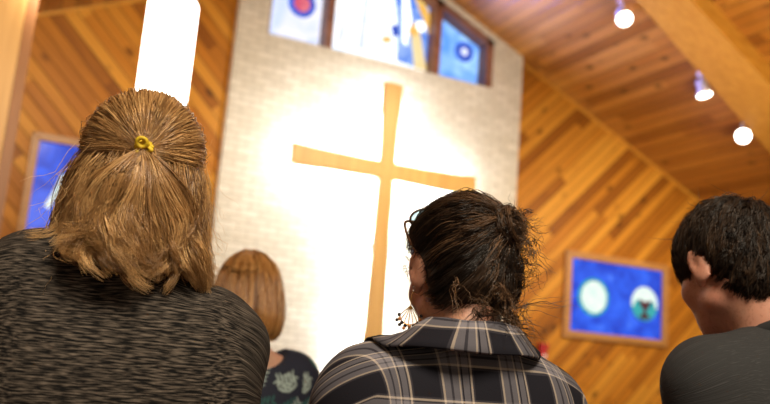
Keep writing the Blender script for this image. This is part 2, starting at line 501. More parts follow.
# light strips on the cross's back: they throw the white halo on the brick
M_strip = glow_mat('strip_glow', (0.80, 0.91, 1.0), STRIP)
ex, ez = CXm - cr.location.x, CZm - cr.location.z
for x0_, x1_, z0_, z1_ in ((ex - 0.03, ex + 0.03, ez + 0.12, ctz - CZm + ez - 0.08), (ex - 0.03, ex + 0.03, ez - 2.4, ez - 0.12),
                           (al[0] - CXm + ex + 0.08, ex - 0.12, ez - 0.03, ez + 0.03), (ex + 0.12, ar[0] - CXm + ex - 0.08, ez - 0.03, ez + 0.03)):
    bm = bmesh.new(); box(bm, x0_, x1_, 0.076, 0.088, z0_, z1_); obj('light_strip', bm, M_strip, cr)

# ------------------------------------------------------------------ framed stained-glass panels
G_cobalt = glass_mat('cobalt_glass', (0.005, 0.05, 0.62), (0.02, 0.13, 0.95), 1.0, 3.2, (0.14, 0.33, 1.0))
G_pearl = glass_mat('pearl_glass', (0.62, 0.86, 0.78), (0.95, 0.97, 0.90), 1.1, 24.0)
G_teal2 = glass_mat('turquoise_glass', (0.01, 0.34, 0.42), (0.06, 0.58, 0.55), 0.85, 12.0)
G_wine = glass_mat('wine_glass_piece', (0.045, 0.006, 0.012), (0.11, 0.015, 0.03), 0.9, 10.0)
G_lead = plain('lead_came', (0.015, 0.02, 0.06), 0.5)

pf = empty('window_2', (0, 0, 0)); tag(pf, kind='structure')
qTL, qTR, qBR, qBL = (at(*q, WW - 0.05) for q in ((568, 250), (671, 266), (665, 348), (563, 336)))
fx0, fx1 = 0.5 * (qTL[0] + qBL[0]), 0.5 * (qTR[0] + qBR[0])
fz0, fz1 = 0.5 * (qBL[2] + qBR[2]), 0.5 * (qTL[2] + qTR[2])

G_cobalt2 = glass_mat('deep_cobalt_glass', (0.005, 0.04, 0.52), (0.02, 0.12, 0.92), 1.0, 4.0)
def panel_frame(parent, x0, x1, z0, z1, w, gl=None):
    bm = bmesh.new()
    for pts in ([(x0, z0), (x1, z0), (x1 - w, z0 + w), (x0 + w, z0 + w)], [(x1, z0), (x1, z1), (x1 - w, z1 - w), (x1 - w, z0 + w)],
                [(x1, z1), (x0, z1), (x0 + w, z1 - w), (x1 - w, z1 - w)], [(x0, z1), (x0, z0), (x0 + w, z0 + w), (x0 + w, z1 - w)]):
        prism(bm, pts, WW - 0.06, WW)
    bevel(obj('window_frame', bm, M_picframe, parent), 0.008)
    pane('pane', [(x0 + w, z0 + w), (x1 - w, z0 + w), (x1 - w, z1 - w), (x0 + w, z1 - w)], WW - 0.012, gl or G_cobalt, parent)
panel_frame(pf, fx0, fx1, fz0, fz1, 0.085)
PY = WW - 0.022
cx, cz = pxz(593.5, 297, PY); R1 = 0.228
bm = bmesh.new(); ring_mesh(bm, cx, cz, R1 - 0.035, R1, PY - 0.010, PY + 0.008); obj('roundel_ring', bm, G_teal2, pf)
pane('roundel', disc_pts(cx, cz, R1 - 0.035), PY, G_pearl, pf)
cx, cz = pxz(644, 304, PY)
bm = bmesh.new(); ring_mesh(bm, cx, cz, R1 - 0.016, R1, PY - 0.010, PY + 0.008); obj('roundel_ring', bm, G_deep, pf)
pane('roundel', disc_pts(cx, cz, R1 - 0.016, 30, math.radians(192), math.radians(348)), PY, G_teal2, pf)
pane('roundel', disc_pts(cx, cz, R1 - 0.016, 30, math.radians(-12), math.radians(192)), PY, G_pearl, pf)
for sx in (-1, 1):   # teal side pieces that flank the stem
    pane('side_glass', disc_pts(cx + sx * 0.088, cz - 0.04, 0.085, 20), PY - 0.006, G_teal2, pf)
# the chalice
cup = [(-0.098, 0.055), (-0.05, 0.035), (0, 0.028), (0.05, 0.035), (0.098, 0.055), (0.085, 0.0), (0.055, -0.045), (0.022, -0.07), (0.020, -0.115), (0.055, -0.135),
       (0.09, -0.165), (0.05, -0.186), (-0.05, -0.186), (-0.09, -0.165), (-0.055, -0.135), (-0.020, -0.115), (-0.022, -0.07), (-0.055, -0.045), (-0.085, 0.0)]
pane('chalice', [(cx + a, cz + b) for a, b in cup], PY - 0.012, G_wine, pf)

lf = empty('window_3', (0, 0, 0)); tag(lf, kind='structure')
q1 = at(34, 131, WW - 0.05); q2 = at(14, 236, WW - 0.05)
lx0, lz1, lz0 = 0.5 * (q1[0] + q2[0]), q1[2], q2[2] - 0.10
def pfL(x0, x1, z0, z1, w): panel_frame(lf, x0, x1, z0, z1, w, G_cobalt2)
pfL(lx0, lx0 + 1.5, lz0, lz1, 0.075)
pl = [pxz(*q, PY) for q in ((44, 206), (54, 190), (62, 174), (67, 176), (60, 194), (49, 209))]
pane('white_glass', pl, PY, G_pearl, lf)

# ------------------------------------------------------------------ red box on the boards
rb = at(543, 352, WW - 0.04)
al_ = empty('wall_alarm', tuple(rb)); tag(al_, 'small red alarm box on the diagonal boards below the blue chalice window', 'alarm')
M_red = plain('red_plastic', (0.42, 0.012, 0.02), 0.4)
bm = bmesh.new(); prism(bm, [(-0.045, -0.10), (0.045, -0.10), (0.045, 0.05), (-0.045, 0.05)], -0.03, 0.04)
bevel(obj('case', bm, M_red, al_), 0.008)
bm = bmesh.new(); prism(bm, [(-0.052, 0.05), (0.052, 0.05), (0.060, 0.095), (-0.060, 0.095)], -0.04, 0.04)
bevel(obj('hood', bm, M_red, al_), 0.006)
bm = bmesh.new(); prism(bm, [(-0.025, -0.06), (0.025, -0.06), (0.025, -0.03), (-0.025, -0.03)], -0.042, -0.028)
obj('pull_handle', bm, M_white, al_)

# ------------------------------------------------------------------ lamps
M_lampglow = glow_mat('lamp_glow', (1.0, 0.93, 0.80), 9.0)
M_canglow = glow_mat('spot_glow', (1.0, 0.95, 0.84), 14.0)
pd = at(167.5, 52, 4.9); pR = 0.146
pn = empty('pendant_lamp', (pd[0], 4.9, pd[2]))
tag(pn, 'glowing white cylinder pendant lamp hanging above the blonde head', 'lamp')
bm = bmesh.new(); hh = 0.325
lathe(bm, [(pR * 0.80, -hh), (pR * 0.94, -hh + 0.012), (pR, -hh + 0.045), (pR, hh - 0.03), (pR * 0.96, hh - 0.008), (pR * 0.85, hh)], n=40)
obj('lamp_shade', bm, M_lampglow, pn, True)
bm = bmesh.new(); lathe(bm, [(pR * 0.86, hh), (pR * 0.86, hh + 0.03), (0.03, hh + 0.06)], n=32); obj('lamp_cap', bm, M_black, pn, True)
rt_ = roof(pd[0]) - pd[2]
bm = bmesh.new(); lathe(bm, [(0.010, hh + 0.055), (0.010, rt_)], n=12); obj('rod', bm, M_black, pn, True)
bm = bmesh.new(); lathe(bm, [(0.07, rt_ - 0.03), (0.07, rt_ + 0.03)], n=24); obj('ceiling_canopy', bm, M_black, pn, True)

def can(px, py, aim, label, hang=0.20):
    d = ray(px, py); k = (AZ - hang + SL * AX - CAM[2]) / (d[2] + SL * d[0]); p = CAM + d * k
    e = empty('spotlight', tuple(p)); tag(e, label, 'spotlight', 'white can spotlights under the boarded ceiling')
    a = Vector(aim).normalized()
    bm = bmesh.new(); lathe(bm, [(0.045, -0.15), (0.055, -0.14), (0.058, -0.05), (0.080, 0.0), (0.082, 0.03), (0.073, 0.03), (0.071, 0.012)], axis=a, n=28, cap1=False)
    obj('housing', bm, M_white, e, True)
    bm = bmesh.new(); lathe(bm, [(0.072, 0.010), (0.072, 0.022), (0.05, 0.030), (0.01, 0.033)], axis=a, n=28); obj('lens', bm, M_canglow, e, True)
    h = hang + 0.0
    bm = bmesh.new(); b0 = -a * 0.10
    lathe(bm, [(0.012, 0), (0.012, h - b0.z * 0.0 + 0.08)], c=tuple(b0), n=10); lathe(bm, [(0.05, h - b0.z * 0 - 0.0), (0.05, h + 0.05)], c=(b0.x, b0.y, SL * -b0.x * 1.0 * 0), n=20)
    obj('stem', bm, M_white, e, True)
    return e
can(624, 18, (-0.35, -0.75, -0.80), 'glowing white spotlight highest on the boarded ceiling, beside the rafter')
can(704, 93, (0.10, -0.25, -1.0), 'white can spotlight pointing straight down under the rafter, its side showing')
can(743, 136, (-0.72, -0.72, -0.36), 'round glaring spotlight lowest along the rafter, above the dark-haired man')

# ------------------------------------------------------------------ figures: smooth-blended solids turned into one skin
def smin(a, b, k):
    if k <= 0: return np.minimum(a, b)
    h = np.maximum(k - np.abs(a - b), 0) / k
    return np.minimum(a, b) - h * h * k * 0.25


class Solid:
    def __init__(s, lo, hi, h):
        s.h = h; s.lo = np.array(lo, float); s.n = np.ceil((np.array(hi) - s.lo) / h).astype(int) + 1
        s.d = np.full(s.n, 1.0, np.float32)

    def _sub(s, lo, hi):
        a = np.clip(np.floor((np.array(lo) - s.lo) / s.h).astype(int), 0, s.n); b = np.clip(np.ceil((np.array(hi) - s.lo) / s.h).astype(int) + 1, 0, s.n)
        if np.any(b <= a): return None, None
        ax = [(np.arange(a[i], b[i]) * s.h + s.lo[i]).astype(np.float32) for i in range(3)]
        return tuple(slice(a[i], b[i]) for i in range(3)), np.meshgrid(*ax, indexing='ij', sparse=True)

    def _apply(s, sl, v, k, sub):
        cur = s.d[sl]
        s.d[sl] = -smin(-cur, v, k) if sub else smin(cur, v, k)

    def ell(s, c, r, R=None, k=0.0, sub=False):
        c = np.array(c, float); r = np.array(r, float); m = max(r) + k + 0.02
        sl, g = s._sub(c - m, c + m)
        if sl is None: return s
        X, Y, Z = g[0] - c[0], g[1] - c[1], g[2] - c[2]
        if R is not None:
            R = np.array(R); X, Y, Z = (R[0, i] * X + R[1, i] * Y + R[2, i] * Z for i in range(3))
        k0 = np.sqrt((X / r[0]) ** 2 + (Y / r[1]) ** 2 + (Z / r[2]) ** 2)
        k1 = np.sqrt((X / r[0] ** 2) ** 2 + (Y / r[1] ** 2) ** 2 + (Z / r[2] ** 2) ** 2) + 1e-6
        s._apply(sl, (k0 * (k0 - 1.0) / k1).astype(np.float32), k, sub); return s

    def cap(s, a, b, ra, rb, k=0.0, sub=False):
        a = np.array(a, float); b = np.array(b, float); m = max(ra, rb) + k + 0.02
        sl, g = s._sub(np.minimum(a, b) - m, np.maximum(a, b) + m)
        if sl is None: return s
        ba = b - a; L2 = max(ba @ ba, 1e-9)
        X, Y, Z = g[0] - a[0], g[1] - a[1], g[2] - a[2]
        t = np.clip((X * ba[0] + Y * ba[1] + Z * ba[2]) / L2, 0, 1)
        v = np.sqrt((X - t * ba[0]) ** 2 + (Y - t * ba[1]) ** 2 + (Z - t * ba[2]) ** 2) - (ra + (rb - ra) * t)
        s._apply(sl, v.astype(np.float32), k, sub); return s

    def half(s, n, c):
        """keep the side where n.p < c"""
        X = [(np.arange(s.n[i]) * s.h + s.lo[i]).astype(np.float32) for i in range(3)]
        g = np.meshgrid(*X, indexing='ij', sparse=True)
        s.d = np.maximum(s.d, (n[0] * g[0] + n[1] * g[1] + n[2] * g[2] - c).astype(np.float32)); return s

    def warp(s, fn):
        X = [(np.arange(s.n[i]) * s.h + s.lo[i]).astype(np.float32) for i in range(3)]
        g = np.meshgrid(*X, indexing='ij', sparse=True)
        s.d = s.d + fn(*g).astype(np.float32); return s

    def at(s, P):
        i = np.clip(np.round((np.asarray(P) - s.lo) / s.h).astype(int), 0, s.n - 1)
        return s.d[i[..., 0], i[..., 1], i[..., 2]]

    def radius(s, c, dirs):
        """distance from c to the outer surface along unit directions"""
        t = np.linspace(0.03, 0.19, 81)
        v = s.at(np.array(c) + dirs[..., None, :] * t[:, None])
        last = (v < 0).astype(int) * np.arange(81); return t[last.max(-1)]

    def mesh(s):
        d = s.d; neg = d < 0; n = s.n
        def c8(a):
            return [a[i:n[0] - 1 + i, j:n[1] - 1 + j, k:n[2] - 1 + k] for i in (0, 1) for j in (0, 1) for k in (0, 1)]
        cs = c8(neg); anyv = cs[0].copy(); allv = cs[0].copy()
        for q in cs[1:]: anyv |= q; allv &= q
        idx = np.argwhere(anyv & ~allv)
        imap = np.full(np.array(n) - 1, -1, np.int32); imap[tuple(idx.T)] = np.arange(len(idx))
        corners = np.array([(i, j, k) for i in (0, 1) for j in (0, 1) for k in (0, 1)])
        dv = np.stack([d[tuple((idx + c).T)] for c in corners], 1)
        acc = np.zeros((len(idx), 3)); cnt = np.zeros(len(idx))
        for p in range(8):
            for q in range(p + 1, 8):
                if np.abs(corners[p] - corners[q]).sum() != 1: continue
                v0, v1 = dv[:, p], dv[:, q]; m = (v0 < 0) != (v1 < 0)
                t = v0[m] / (v0[m] - v1[m])
                acc[m] += corners[p] + t[:, None] * (corners[q] - corners[p]); cnt[m] += 1
        V = (idx + acc / cnt[:, None]) * s.h + s.lo
        F = []
        for ax in range(3):
            e1, e2 = [(1, 2), (2, 0), (0, 1)][ax]
            sh = list(n); sh[ax] -= 1
            a = neg[tuple(slice(0, n[i] - (1 if i == ax else 0)) for i in range(3))]
            b = neg[tuple(slice((1 if i == ax else 0), n[i]) for i in range(3))]
            pts = np.argwhere(a != b)
            ok = (pts[:, e1] > 0) & (pts[:, e2] > 0) & (pts[:, e1] < n[e1] - 1) & (pts[:, e2] < n[e2] - 1)
            pts = pts[ok]; inside = a[tuple(pts.T)]
            u = np.zeros(3, int); u[e1] = 1; w = np.zeros(3, int); w[e2] = 1
            q = np.stack([imap[tuple((pts - u - w).T)], imap[tuple((pts - w).T)], imap[tuple(pts.T)], imap[tuple((pts - u).T)]], 1)
            q[~inside] = q[~inside][:, ::-1]
            F.append(q)
        F = np.concatenate(F); F = F[(F >= 0).all(1)]
        for _ in range(2):                       # light fairing
            S = np.zeros_like(V); C = np.zeros(len(V))
            for i in range(4):
                for j in ((i + 1) % 4, (i + 3) % 4):
                    np.add.at(S, F[:, i], V[F[:, j]]); np.add.at(C, F[:, i], 1)
            V = 0.5 * V + 0.5 * S / C[:, None]
        return V, F


def rot(rx=0, ry=0, rz=0):
    return np.array(Matrix.Rotation(rz, 3, 'Z') @ Matrix.Rotation(ry, 3, 'Y') @ Matrix.Rotation(rx, 3, 'X'))


class Fig:
    """proportions of one standing figure, in its own frame: +y is where it faces"""
    def __init__(s, zn, sw, head, pitch, yaw, roll=0.0, w=1.0, dzl=0.0, dzr=0.0, lean=0.0, arm=(0.05, 0.04), hs=1.0, neck=0.052, depth=1.0, drop=0.085):
        s.zn, s.sw, s.w, s.dzl, s.dzr, s.lean, s.hs, s.neck, s.arm, s.depth = zn, sw, w, dzl, dzr, lean, hs, neck, arm, depth
        s.zs = zn - drop
        s.C = np.array(head, float); s.R = rot(pitch, roll, yaw)
        s.zh = 0.60 * zn; s.zk = 0.32 * zn
        s.sh = {-1: np.array([-sw, -0.005, s.zs + dzl]), 1: np.array([sw, -0.005, s.zs + dzr])}
        s.el = {k: np.array([k * (sw + 0.022), -0.035, s.sh[k][2] - 0.30]) for k in (-1, 1)}
        s.wr = {k: np.array([k * 0.085, 0.235, s.zs - 0.31]) for k in (-1, 1)}

    def H(s, p): return s.C + s.R @ (np.array(p, float) * s.hs)

    def torso(s, S, e, k=0.06):
        w = s.w; dp = s.depth
        base = np.array([0, -0.035, s.zn - 0.035])
        for q in (-1, 1):
            S.cap(base + [q * 0.040, 0, 0.75 * max(0, s.dzl if q < 0 else s.dzr)], s.sh[q] + [-q * 0.02, 0, 0.0], 0.042 + e, 0.044 + e, k)
            S.ell(s.sh[q] + [0, 0, -0.018], (0.054 + e, 0.058 + e, 0.064 + e), None, k)
            S.ell((q * 0.078 * w, -0.062 * dp, s.zs - 0.12), (0.082 * w + e, 0.058 + e, 0.125 + e), None, k)
        S.ell((0, 0.005, s.zs - 0.15), (0.150 * w + e, 0.108 * dp + e, 0.20 + e), None, k)
        S.ell((0, 0.005, s.zs - 0.36), (0.138 * w + e, 0.098 * dp + e, 0.17), None, k)
        S.ell((0, -0.015, s.zh), (0.168 * w + e, 0.122 * dp + e, 0.15), None, k)

    def arms(s, S, e, k=0.05, frac=1.0):
        r0, r1 = s.arm
        for q in (-1, 1):
            if frac >= 1:
                S.cap(s.sh[q] + [q * 0.005, 0, -0.03], s.el[q], r0 + e, r1 + e, k)
                S.cap(s.el[q], s.wr[q], r1 + e, 0.029 + e, 0.03)
            else:
                S.cap(s.sh[q] + [q * 0.005, 0, -0.03], s.sh[q] + (s.el[q] - s.sh[q]) * frac, r0 + e, r1 + (r0 - r1) * (1 - frac) + e + 0.006, k)

    def legs(s, S, e, k=0.04):
        for q in (-1, 1):
            S.cap((q * 0.088, -0.01, s.zh - 0.06), (q * 0.095, 0.01, s.zk), 0.085 * s.w + e, 0.055 + e, k)
            S.cap((q * 0.095, 0.01, s.zk), (q * 0.098, -0.02, 0.09), 0.055 + e, 0.036 + e, k)

    def hands(s, S):
        for q in (-1, 1):
            W = s.wr[q]; d = np.array([-q * 0.55, 0.80, 0.10]); d /= np.linalg.norm(d)
            up = np.array([0, 0, 1.0]); side = np.cross(d, up); side /= np.linalg.norm(side)
            pc = W + d * 0.05
            S.ell(pc, (0.017, 0.046, 0.040), np.stack([np.cross(d, up), d, up], 1), 0.012)
            for i, (o, L) in enumerate(((0.030, 0.066), (0.010, 0.075), (-0.010, 0.070), (-0.029, 0.056))):
                a = W + d * 0.085 + up * o
                b = a + d * L * 0.5 + side * (-q) * 0.004; c = b + d * L * 0.38 + side * (-q) * 0.020
                S.cap(a - d * 0.02, b, 0.0090, 0.0085, 0.006); S.cap(b, c, 0.0085, 0.0070, 0.004)
            t0 = W + d * 0.025 + up * 0.030; t1 = t0 + d * 0.032 + up * 0.028; t2 = t1 + d * 0.028 + up * 0.008
            S.cap(t0, t1, 0.012, 0.010, 0.008); S.cap(t1, t2, 0.010, 0.0075, 0.004)

    def headneck(s, S):
        H, R, k = s.H, s.R, s.hs
        def e(c, r, kk=0.02, Rl=None, sub=False):
            S.ell(H(c), np.array(r) * k, R if Rl is None else R @ Rl, kk, sub)
        S.cap((0, -0.035, s.zn - 0.05), H((0, -0.028, -0.055)), s.neck + 0.004, s.neck, 0.03)
        e((0, -0.012, 0.030), (0.074, 0.094, 0.084), 0.0)
        e((0, -0.055, -0.015), (0.058, 0.048, 0.055), 0.03)
        e((0, 0.035, -0.035), (0.058, 0.060, 0.070), 0.04)
        e((0, 0.058, -0.080), (0.034, 0.034, 0.028), 0.03)
        e((0, 0.076, -0.096), (0.018, 0.016, 0.015), 0.02)
        for q in (-1, 1):
            e((q * 0.030, 0.076, 0.034), (0.026, 0.014, 0.010), 0.015)          # brow
            e((q * 0.033, 0.100, 0.012), (0.017, 0.013, 0.012), 0.012, None, True)  # socket
            e((q * 0.033, 0.080, 0.010), (0.0135, 0.0125, 0.0125), 0.004)       # closed eye
            e((q * 0.044, 0.055, -0.022), (0.021, 0.022, 0.020), 0.025)          # cheek
            e((q * 0.052, 0.005, -0.062), (0.016, 0.030, 0.018), 0.02, rot(0.5))  # jaw corner
        S.cap(H((0, 0.090, 0.016)), H((0, 0.109, -0.026)), 0.007 * k, 0.011 * k, 0.010)
        for q in (-1, 1): e((q * 0.011, 0.098, -0.031), (0.008, 0.010, 0.007), 0.006)
        S.cap(H((-0.018, 0.088, -0.056)), H((0.018, 0.088, -0.056)), 0.006 * k, 0.006 * k, 0.010)
        S.cap(H((-0.015, 0.087, -0.069)), H((0.015, 0.087, -0.069)), 0.007 * k, 0.007 * k, 0.008)
        for q in (-1, 1):                                                        # ears
            Rl = rot(-0.20, 0.0, -q * 0.42)
            e((q * 0.082, -0.014, -0.003), (0.0080, 0.021, 0.036), 0.006, Rl)
            e((q * 0.077, -0.002, -0.030), (0.0075, 0.011, 0.013), 0.008, Rl)
            e((q * 0.0925, -0.010, 0.000), (0.0068, 0.011, 0.021), 0.004, Rl, True)

    def body(s, name, mat, h=0.0055):
        m = s.sw + 0.16
        S = Solid((-m, -0.26, -0.01), (m, 0.46, s.C[2] + 0.16 * s.hs), h)
        s.torso(S, -0.012); s.arms(S, -0.008); s.legs(S, 0.0); s.headneck(S); s.hands(S)
        for q in (-1, 1):
            S.cap((q * 0.098, -0.02, 0.09), (q * 0.098, -0.035, 0.045), 0.036, 0.034, 0.02)
            S.cap((q * 0.098, -0.03, 0.036), (q * 0.105, 0.13, 0.026), 0.032, 0.024, 0.03)
        V, F = S.mesh()
        return np_mesh(name, V, F, mat), V, F

    def trousers(s, mat, parent):
        S = Solid((-0.26, -0.20, 0.04), (0.26, 0.20, s.zh + 0.16), 0.008)
        S.ell((0, -0.015, s.zh), (0.168 * s.w + 0.006, 0.122 * s.depth + 0.006, 0.16), None, 0.04); s.legs(S, 0.012)
        S.half((0, 0, 1), s.zh + 0.13); S.half((0, 0, -1), -0.07)
        V, F = S.mesh(); return np_mesh('trousers', V, F, mat, parent)

    def shoes(s, mat, parent):
        for q in (-1, 1):
            S = Solid((q * 0.1 - 0.07, -0.11, -0.005), (q * 0.1 + 0.07, 0.21, 0.12), 0.006)
            S.cap((q * 0.098, -0.035, 0.042), (q * 0.108, 0.14, 0.034), 0.042, 0.038, 0.0)
            S.cap((q * 0.098, -0.03, 0.06), (q * 0.098, -0.028, 0.095), 0.044, 0.044, 0.02)
            S.half((0, 0, -1), 0.0); S.half((0, 0, 1), 0.105)
            V, F = S.mesh(); np_mesh('shoe', V, F, mat, parent)


def tubes(P, rad, sides=3):
    """P (n, m, 3) poly-lines, rad (n, m) -> one mesh's verts, faces"""
    n, m, _ = P.shape
    T = np.gradient(P, axis=1); T /= np.linalg.norm(T, axis=2, keepdims=True) + 1e-9
    ref = np.where(np.abs(T[..., 2:3]) > 0.9, np.array([1.0, 0, 0]), np.array([0, 0, 1.0]))
    A = np.cross(T, ref); A /= np.linalg.norm(A, axis=2, keepdims=True) + 1e-9; B = np.cross(T, A)
    V = np.stack([P + rad[..., None] * (math.cos(2 * math.pi * k / sides) * A + math.sin(2 * math.pi * k / sides) * B) for k in range(sides)], 2)
    base = (np.arange(n) * m * sides)[:, None, None] + (np.arange(m - 1) * sides)[None, :, None] + np.arange(sides)[None, None, :]
    nxt = (np.arange(n) * m * sides)[:, None, None] + (np.arange(m - 1) * sides)[None, :, None] + ((np.arange(sides) + 1) % sides)[None, None, :]
    F = np.stack([base, nxt, nxt + sides, base + sides], -1).reshape(-1, 4)
    return V.reshape(-1, 3), F


def resample(G, m):
    """smooth guides (n, g, 3) to m points"""
    n, g, _ = G.shape; t = np.linspace(0, g - 1, m); i = np.clip(t.astype(int), 0, g - 2); f = (t - i)[None, :, None]
    p0 = G[:, np.clip(i - 1, 0, g - 1)]; p1 = G[:, i]; p2 = G[:, i + 1]; p3 = G[:, np.clip(i + 2, 0, g - 1)]
    return 0.5 * ((2 * p1) + (-p0 + p2) * f + (2 * p0 - 5 * p1 + 4 * p2 - p3) * f ** 2 + (-p0 + 3 * p1 - 3 * p2 + p3) * f ** 3)


def clump(G, per, spread, m=16, tip=0.35, frizz=0.004, wave=0.0, wlen=3.0, root=1.0):
    """per hairs around every guide lock"""
    P = resample(G, m); n = len(P)
    P = np.repeat(P, per, 0); N = len(P); t = np.linspace(0, 1, m)[None, :, None]
    off = rng.normal(0, 1, (N, 1, 3)) * spread * 0.6
    prof = root + (tip - root) * t
    ph = np.repeat(rng.uniform(0, 6.28, (n, 1, 3)), per, 0) + rng.normal(0, 0.35, (N, 1, 3))
    wv = wave * np.sin(ph + 2 * math.pi * wlen * t) * np.minimum(1, t * 2.2)
    fz = np.cumsum(rng.normal(0, frizz / math.sqrt(m), (N, m, 3)), 1) * t
    tint = np.repeat(rng.uniform(0, 1, n), per) * 0.80 + rng.uniform(0, 1, N) * 0.20
    return P + off * prof + wv + fz, tint


def hair_object(name, base, strands, mat, parent, base_tint=0.22):
    """base = (V, F) scalp volume, strands = list of (P, tint, radius)"""
    VV, FF, TT = [base[0]], [base[1]], [np.full(len(base[0]), base_tint)]
    off = len(base[0])
    for P, tint, rr in strands:
        n, m, _ = P.shape
        prof = rr * np.interp(np.linspace(0, 1, m), [0, 0.1, 0.7, 1], [0.7, 1, 0.9, 0.25])[None, :] * rng.uniform(0.7, 1.25, (n, 1))
        V, F = tubes(P, prof); VV.append(V); FF.append(F + off); off += len(V); TT.append(np.repeat(tint, m * 3))
    return np_mesh(name, np.concatenate(VV), np.concatenate(FF), mat, parent, attrs={'tint': np.concatenate(TT)})


def hair_mat(name, dark, mid, light, rough=0.42, spec=0.45):
    m, nt, b = new_mat(name)
    a = nd(nt, 'ShaderNodeAttribute', attribute_name='tint')
    lk(nt, ramp(nt, a.outputs['Fac'], [(0.0, dark), (0.5, mid), (1.0, light)]), b.inputs['Base Color'])
    b.inputs['Roughness'].default_value = rough; b.inputs['Specular IOR Level'].default_value = spec
    return m


def skin_mat(name, c, red):
    m, nt, b = new_mat(name)
    tc = nd(nt, 'ShaderNodeTexCoord'); nz = nd(nt, 'ShaderNodeTexNoise'); nz.inputs['Scale'].default_value = 18; nz.inputs['Detail'].default_value = 6
    lk(nt, tc.outputs['Object'], nz.inputs['Vector'])
    n2 = nd(nt, 'ShaderNodeTexNoise'); n2.inputs['Scale'].default_value = 160; n2.inputs['Detail'].default_value = 2
    lk(nt, tc.outputs['Object'], n2.inputs['Vector'])
    col = ramp(nt, nz.outputs[0], [(0.35, c), (0.7, red)])
    col = mixc(nt, 0.35, col, ramp(nt, n2.outputs[0], [(0.34, (0.6, 0.45, 0.4)), (0.46, (1, 1, 1))]), 'MULTIPLY')
    lk(nt, col, b.inputs['Base Color']); b.inputs['Roughness'].default_value = 0.5
    b.inputs['Subsurface Weight'].default_value = 0.12; b.inputs['Subsurface Radius'].default_value = (0.012, 0.004, 0.002)
    b.inputs['Subsurface Scale'].default_value = 0.6
    return m


def fabric_bump(nt, b, scale=600, strength=0.3):
    tc = nd(nt, 'ShaderNodeTexCoord'); nz = nd(nt, 'ShaderNodeTexNoise'); nz.inputs['Scale'].default_value = scale
    lk(nt, tc.outputs['Object'], nz.inputs['Vector'])
    bp = nd(nt, 'ShaderNodeBump'); bp.inputs['Strength'].default_value = strength; bp.inputs['Distance'].default_value = 0.002
    lk(nt, nz.outputs[0], bp.inputs['Height']); lk(nt, bp.outputs[0], b.inputs['Normal'])


def heather_mat(name, lo, hi, fine=400.0):
    """marled knit: short streaks that run round the body"""
    m, nt, b = new_mat(name)
    uv = nd(nt, 'ShaderNodeUVMap', uv_map='knit'); mp = nd(nt, 'ShaderNodeMapping')
    mp.inputs['Scale'].default_value = (42, fine, 1)
    lk(nt, uv.outputs[0], mp.inputs[0])
    n1 = nd(nt, 'ShaderNodeTexNoise'); n1.inputs['Scale'].default_value = 1; n1.inputs['Detail'].default_value = 2; n1.inputs['Distortion'].default_value = 0.25
    lk(nt, mp.outputs[0], n1.inputs['Vector'])
    mid = tuple(0.35 * a + 0.45 * c * 0.8 for a, c in zip(lo, hi))
    lk(nt, ramp(nt, n1.outputs[0], [(0.43, lo), (0.55, mid), (0.72, hi)]), b.inputs['Base Color'])
    b.inputs['Roughness'].default_value = 0.9; b.inputs['Specular IOR Level'].default_value = 0.2
    bp = nd(nt, 'ShaderNodeBump'); bp.inputs['Strength'].default_value = 0.35; bp.inputs['Distance'].default_value = 0.003
    lk(nt, n1.outputs[0], bp.inputs['Height']); lk(nt, bp.outputs[0], b.inputs['Normal'])
    return m


def plaid_mat(name, period=0.098):
    m, nt, b = new_mat(name)
    uv = nd(nt, 'ShaderNodeUVMap', uv_map='plaid'); sp = nd(nt, 'ShaderNodeSeparateXYZ'); lk(nt, uv.outputs[0], sp.inputs[0])
    K, C, G, L = (0.010, 0.010, 0.016), (0.055, 0.053, 0.066), (0.20, 0.195, 0.225), (0.58, 0.50, 0.42)
    def bands(c, ph):
        f = mth(nt, 'FRACT', mth(nt, 'ADD', mth(nt, 'DIVIDE', c, period), ph))
        return ramp(nt, f, [(0.0, K), (0.38, C), (0.42, L), (0.455, G), (0.56, C), (0.60, G), (0.70, L), (0.725, G), (0.74, K), (0.765, G), (0.86, C), (0.885, L), (0.915, C), (0.945, K)], 'CONSTANT'), f
    cu, fu = bands(sp.outputs[0], 0.28); cv, fv = bands(sp.outputs[1], 0.1)
    col = mixc(nt, 0.5, cu, cv)
    # twill weave
    w = mth(nt, 'FRACT', mth(nt, 'MULTIPLY', mth(nt, 'ADD', sp.outputs[0], sp.outputs[1]), 420.0))
    col = mixc(nt, 0.4, col, ramp(nt, w, [(0.3, (0.75, 0.75, 0.75)), (0.6, (1, 1, 1))]), 'MULTIPLY')
    lk(nt, col, b.inputs['Base Color']); b.inputs['Roughness'].default_value = 0.88; b.inputs['Specular IOR Level'].default_value = 0.2
    fabric_bump(nt, b, 500, 0.25)
    return m


def cloth_uv(fig, V, r_side=0.0):
    """u across the body, v up the back and over the shoulder; sleeves get their own wrap"""
    x, y, z = V.T
    def sm(t): t = np.clip(t, 0, 1); return t * t * (3 - 2 * t)
    q = np.sign(x)
    u = x - q * 0.85 * (y + 0.06) * sm((np.abs(x) - fig.sw + 0.02) / 0.06)
    v = z + 0.9 * np.maximum(y + 0.10, 0) * sm((z - fig.zs + 0.12) / 0.10)
    return np.stack([u, v], 1)


M_skin1 = skin_mat('fair_skin', (0.62, 0.38, 0.27), (0.60, 0.31, 0.22))
M_skin2 = skin_mat('warm_skin', (0.58, 0.31, 0.21), (0.56, 0.255, 0.18))
M_denim = plain('dark_denim', (0.025, 0.03, 0.05), 0.85, noise=0.4, scale=300, bump=0.3)
M_shoe = plain('shoe_leather', (0.03, 0.025, 0.022), 0.5)


def place(o, x, y, rz):
    o.location = (x, y, 0); o.rotation_euler = (0, 0, rz)


def on_ell(dirs, r, c=(0, -0.012, 0.03)):
    return np.array(c) + dirs * np.array(r)


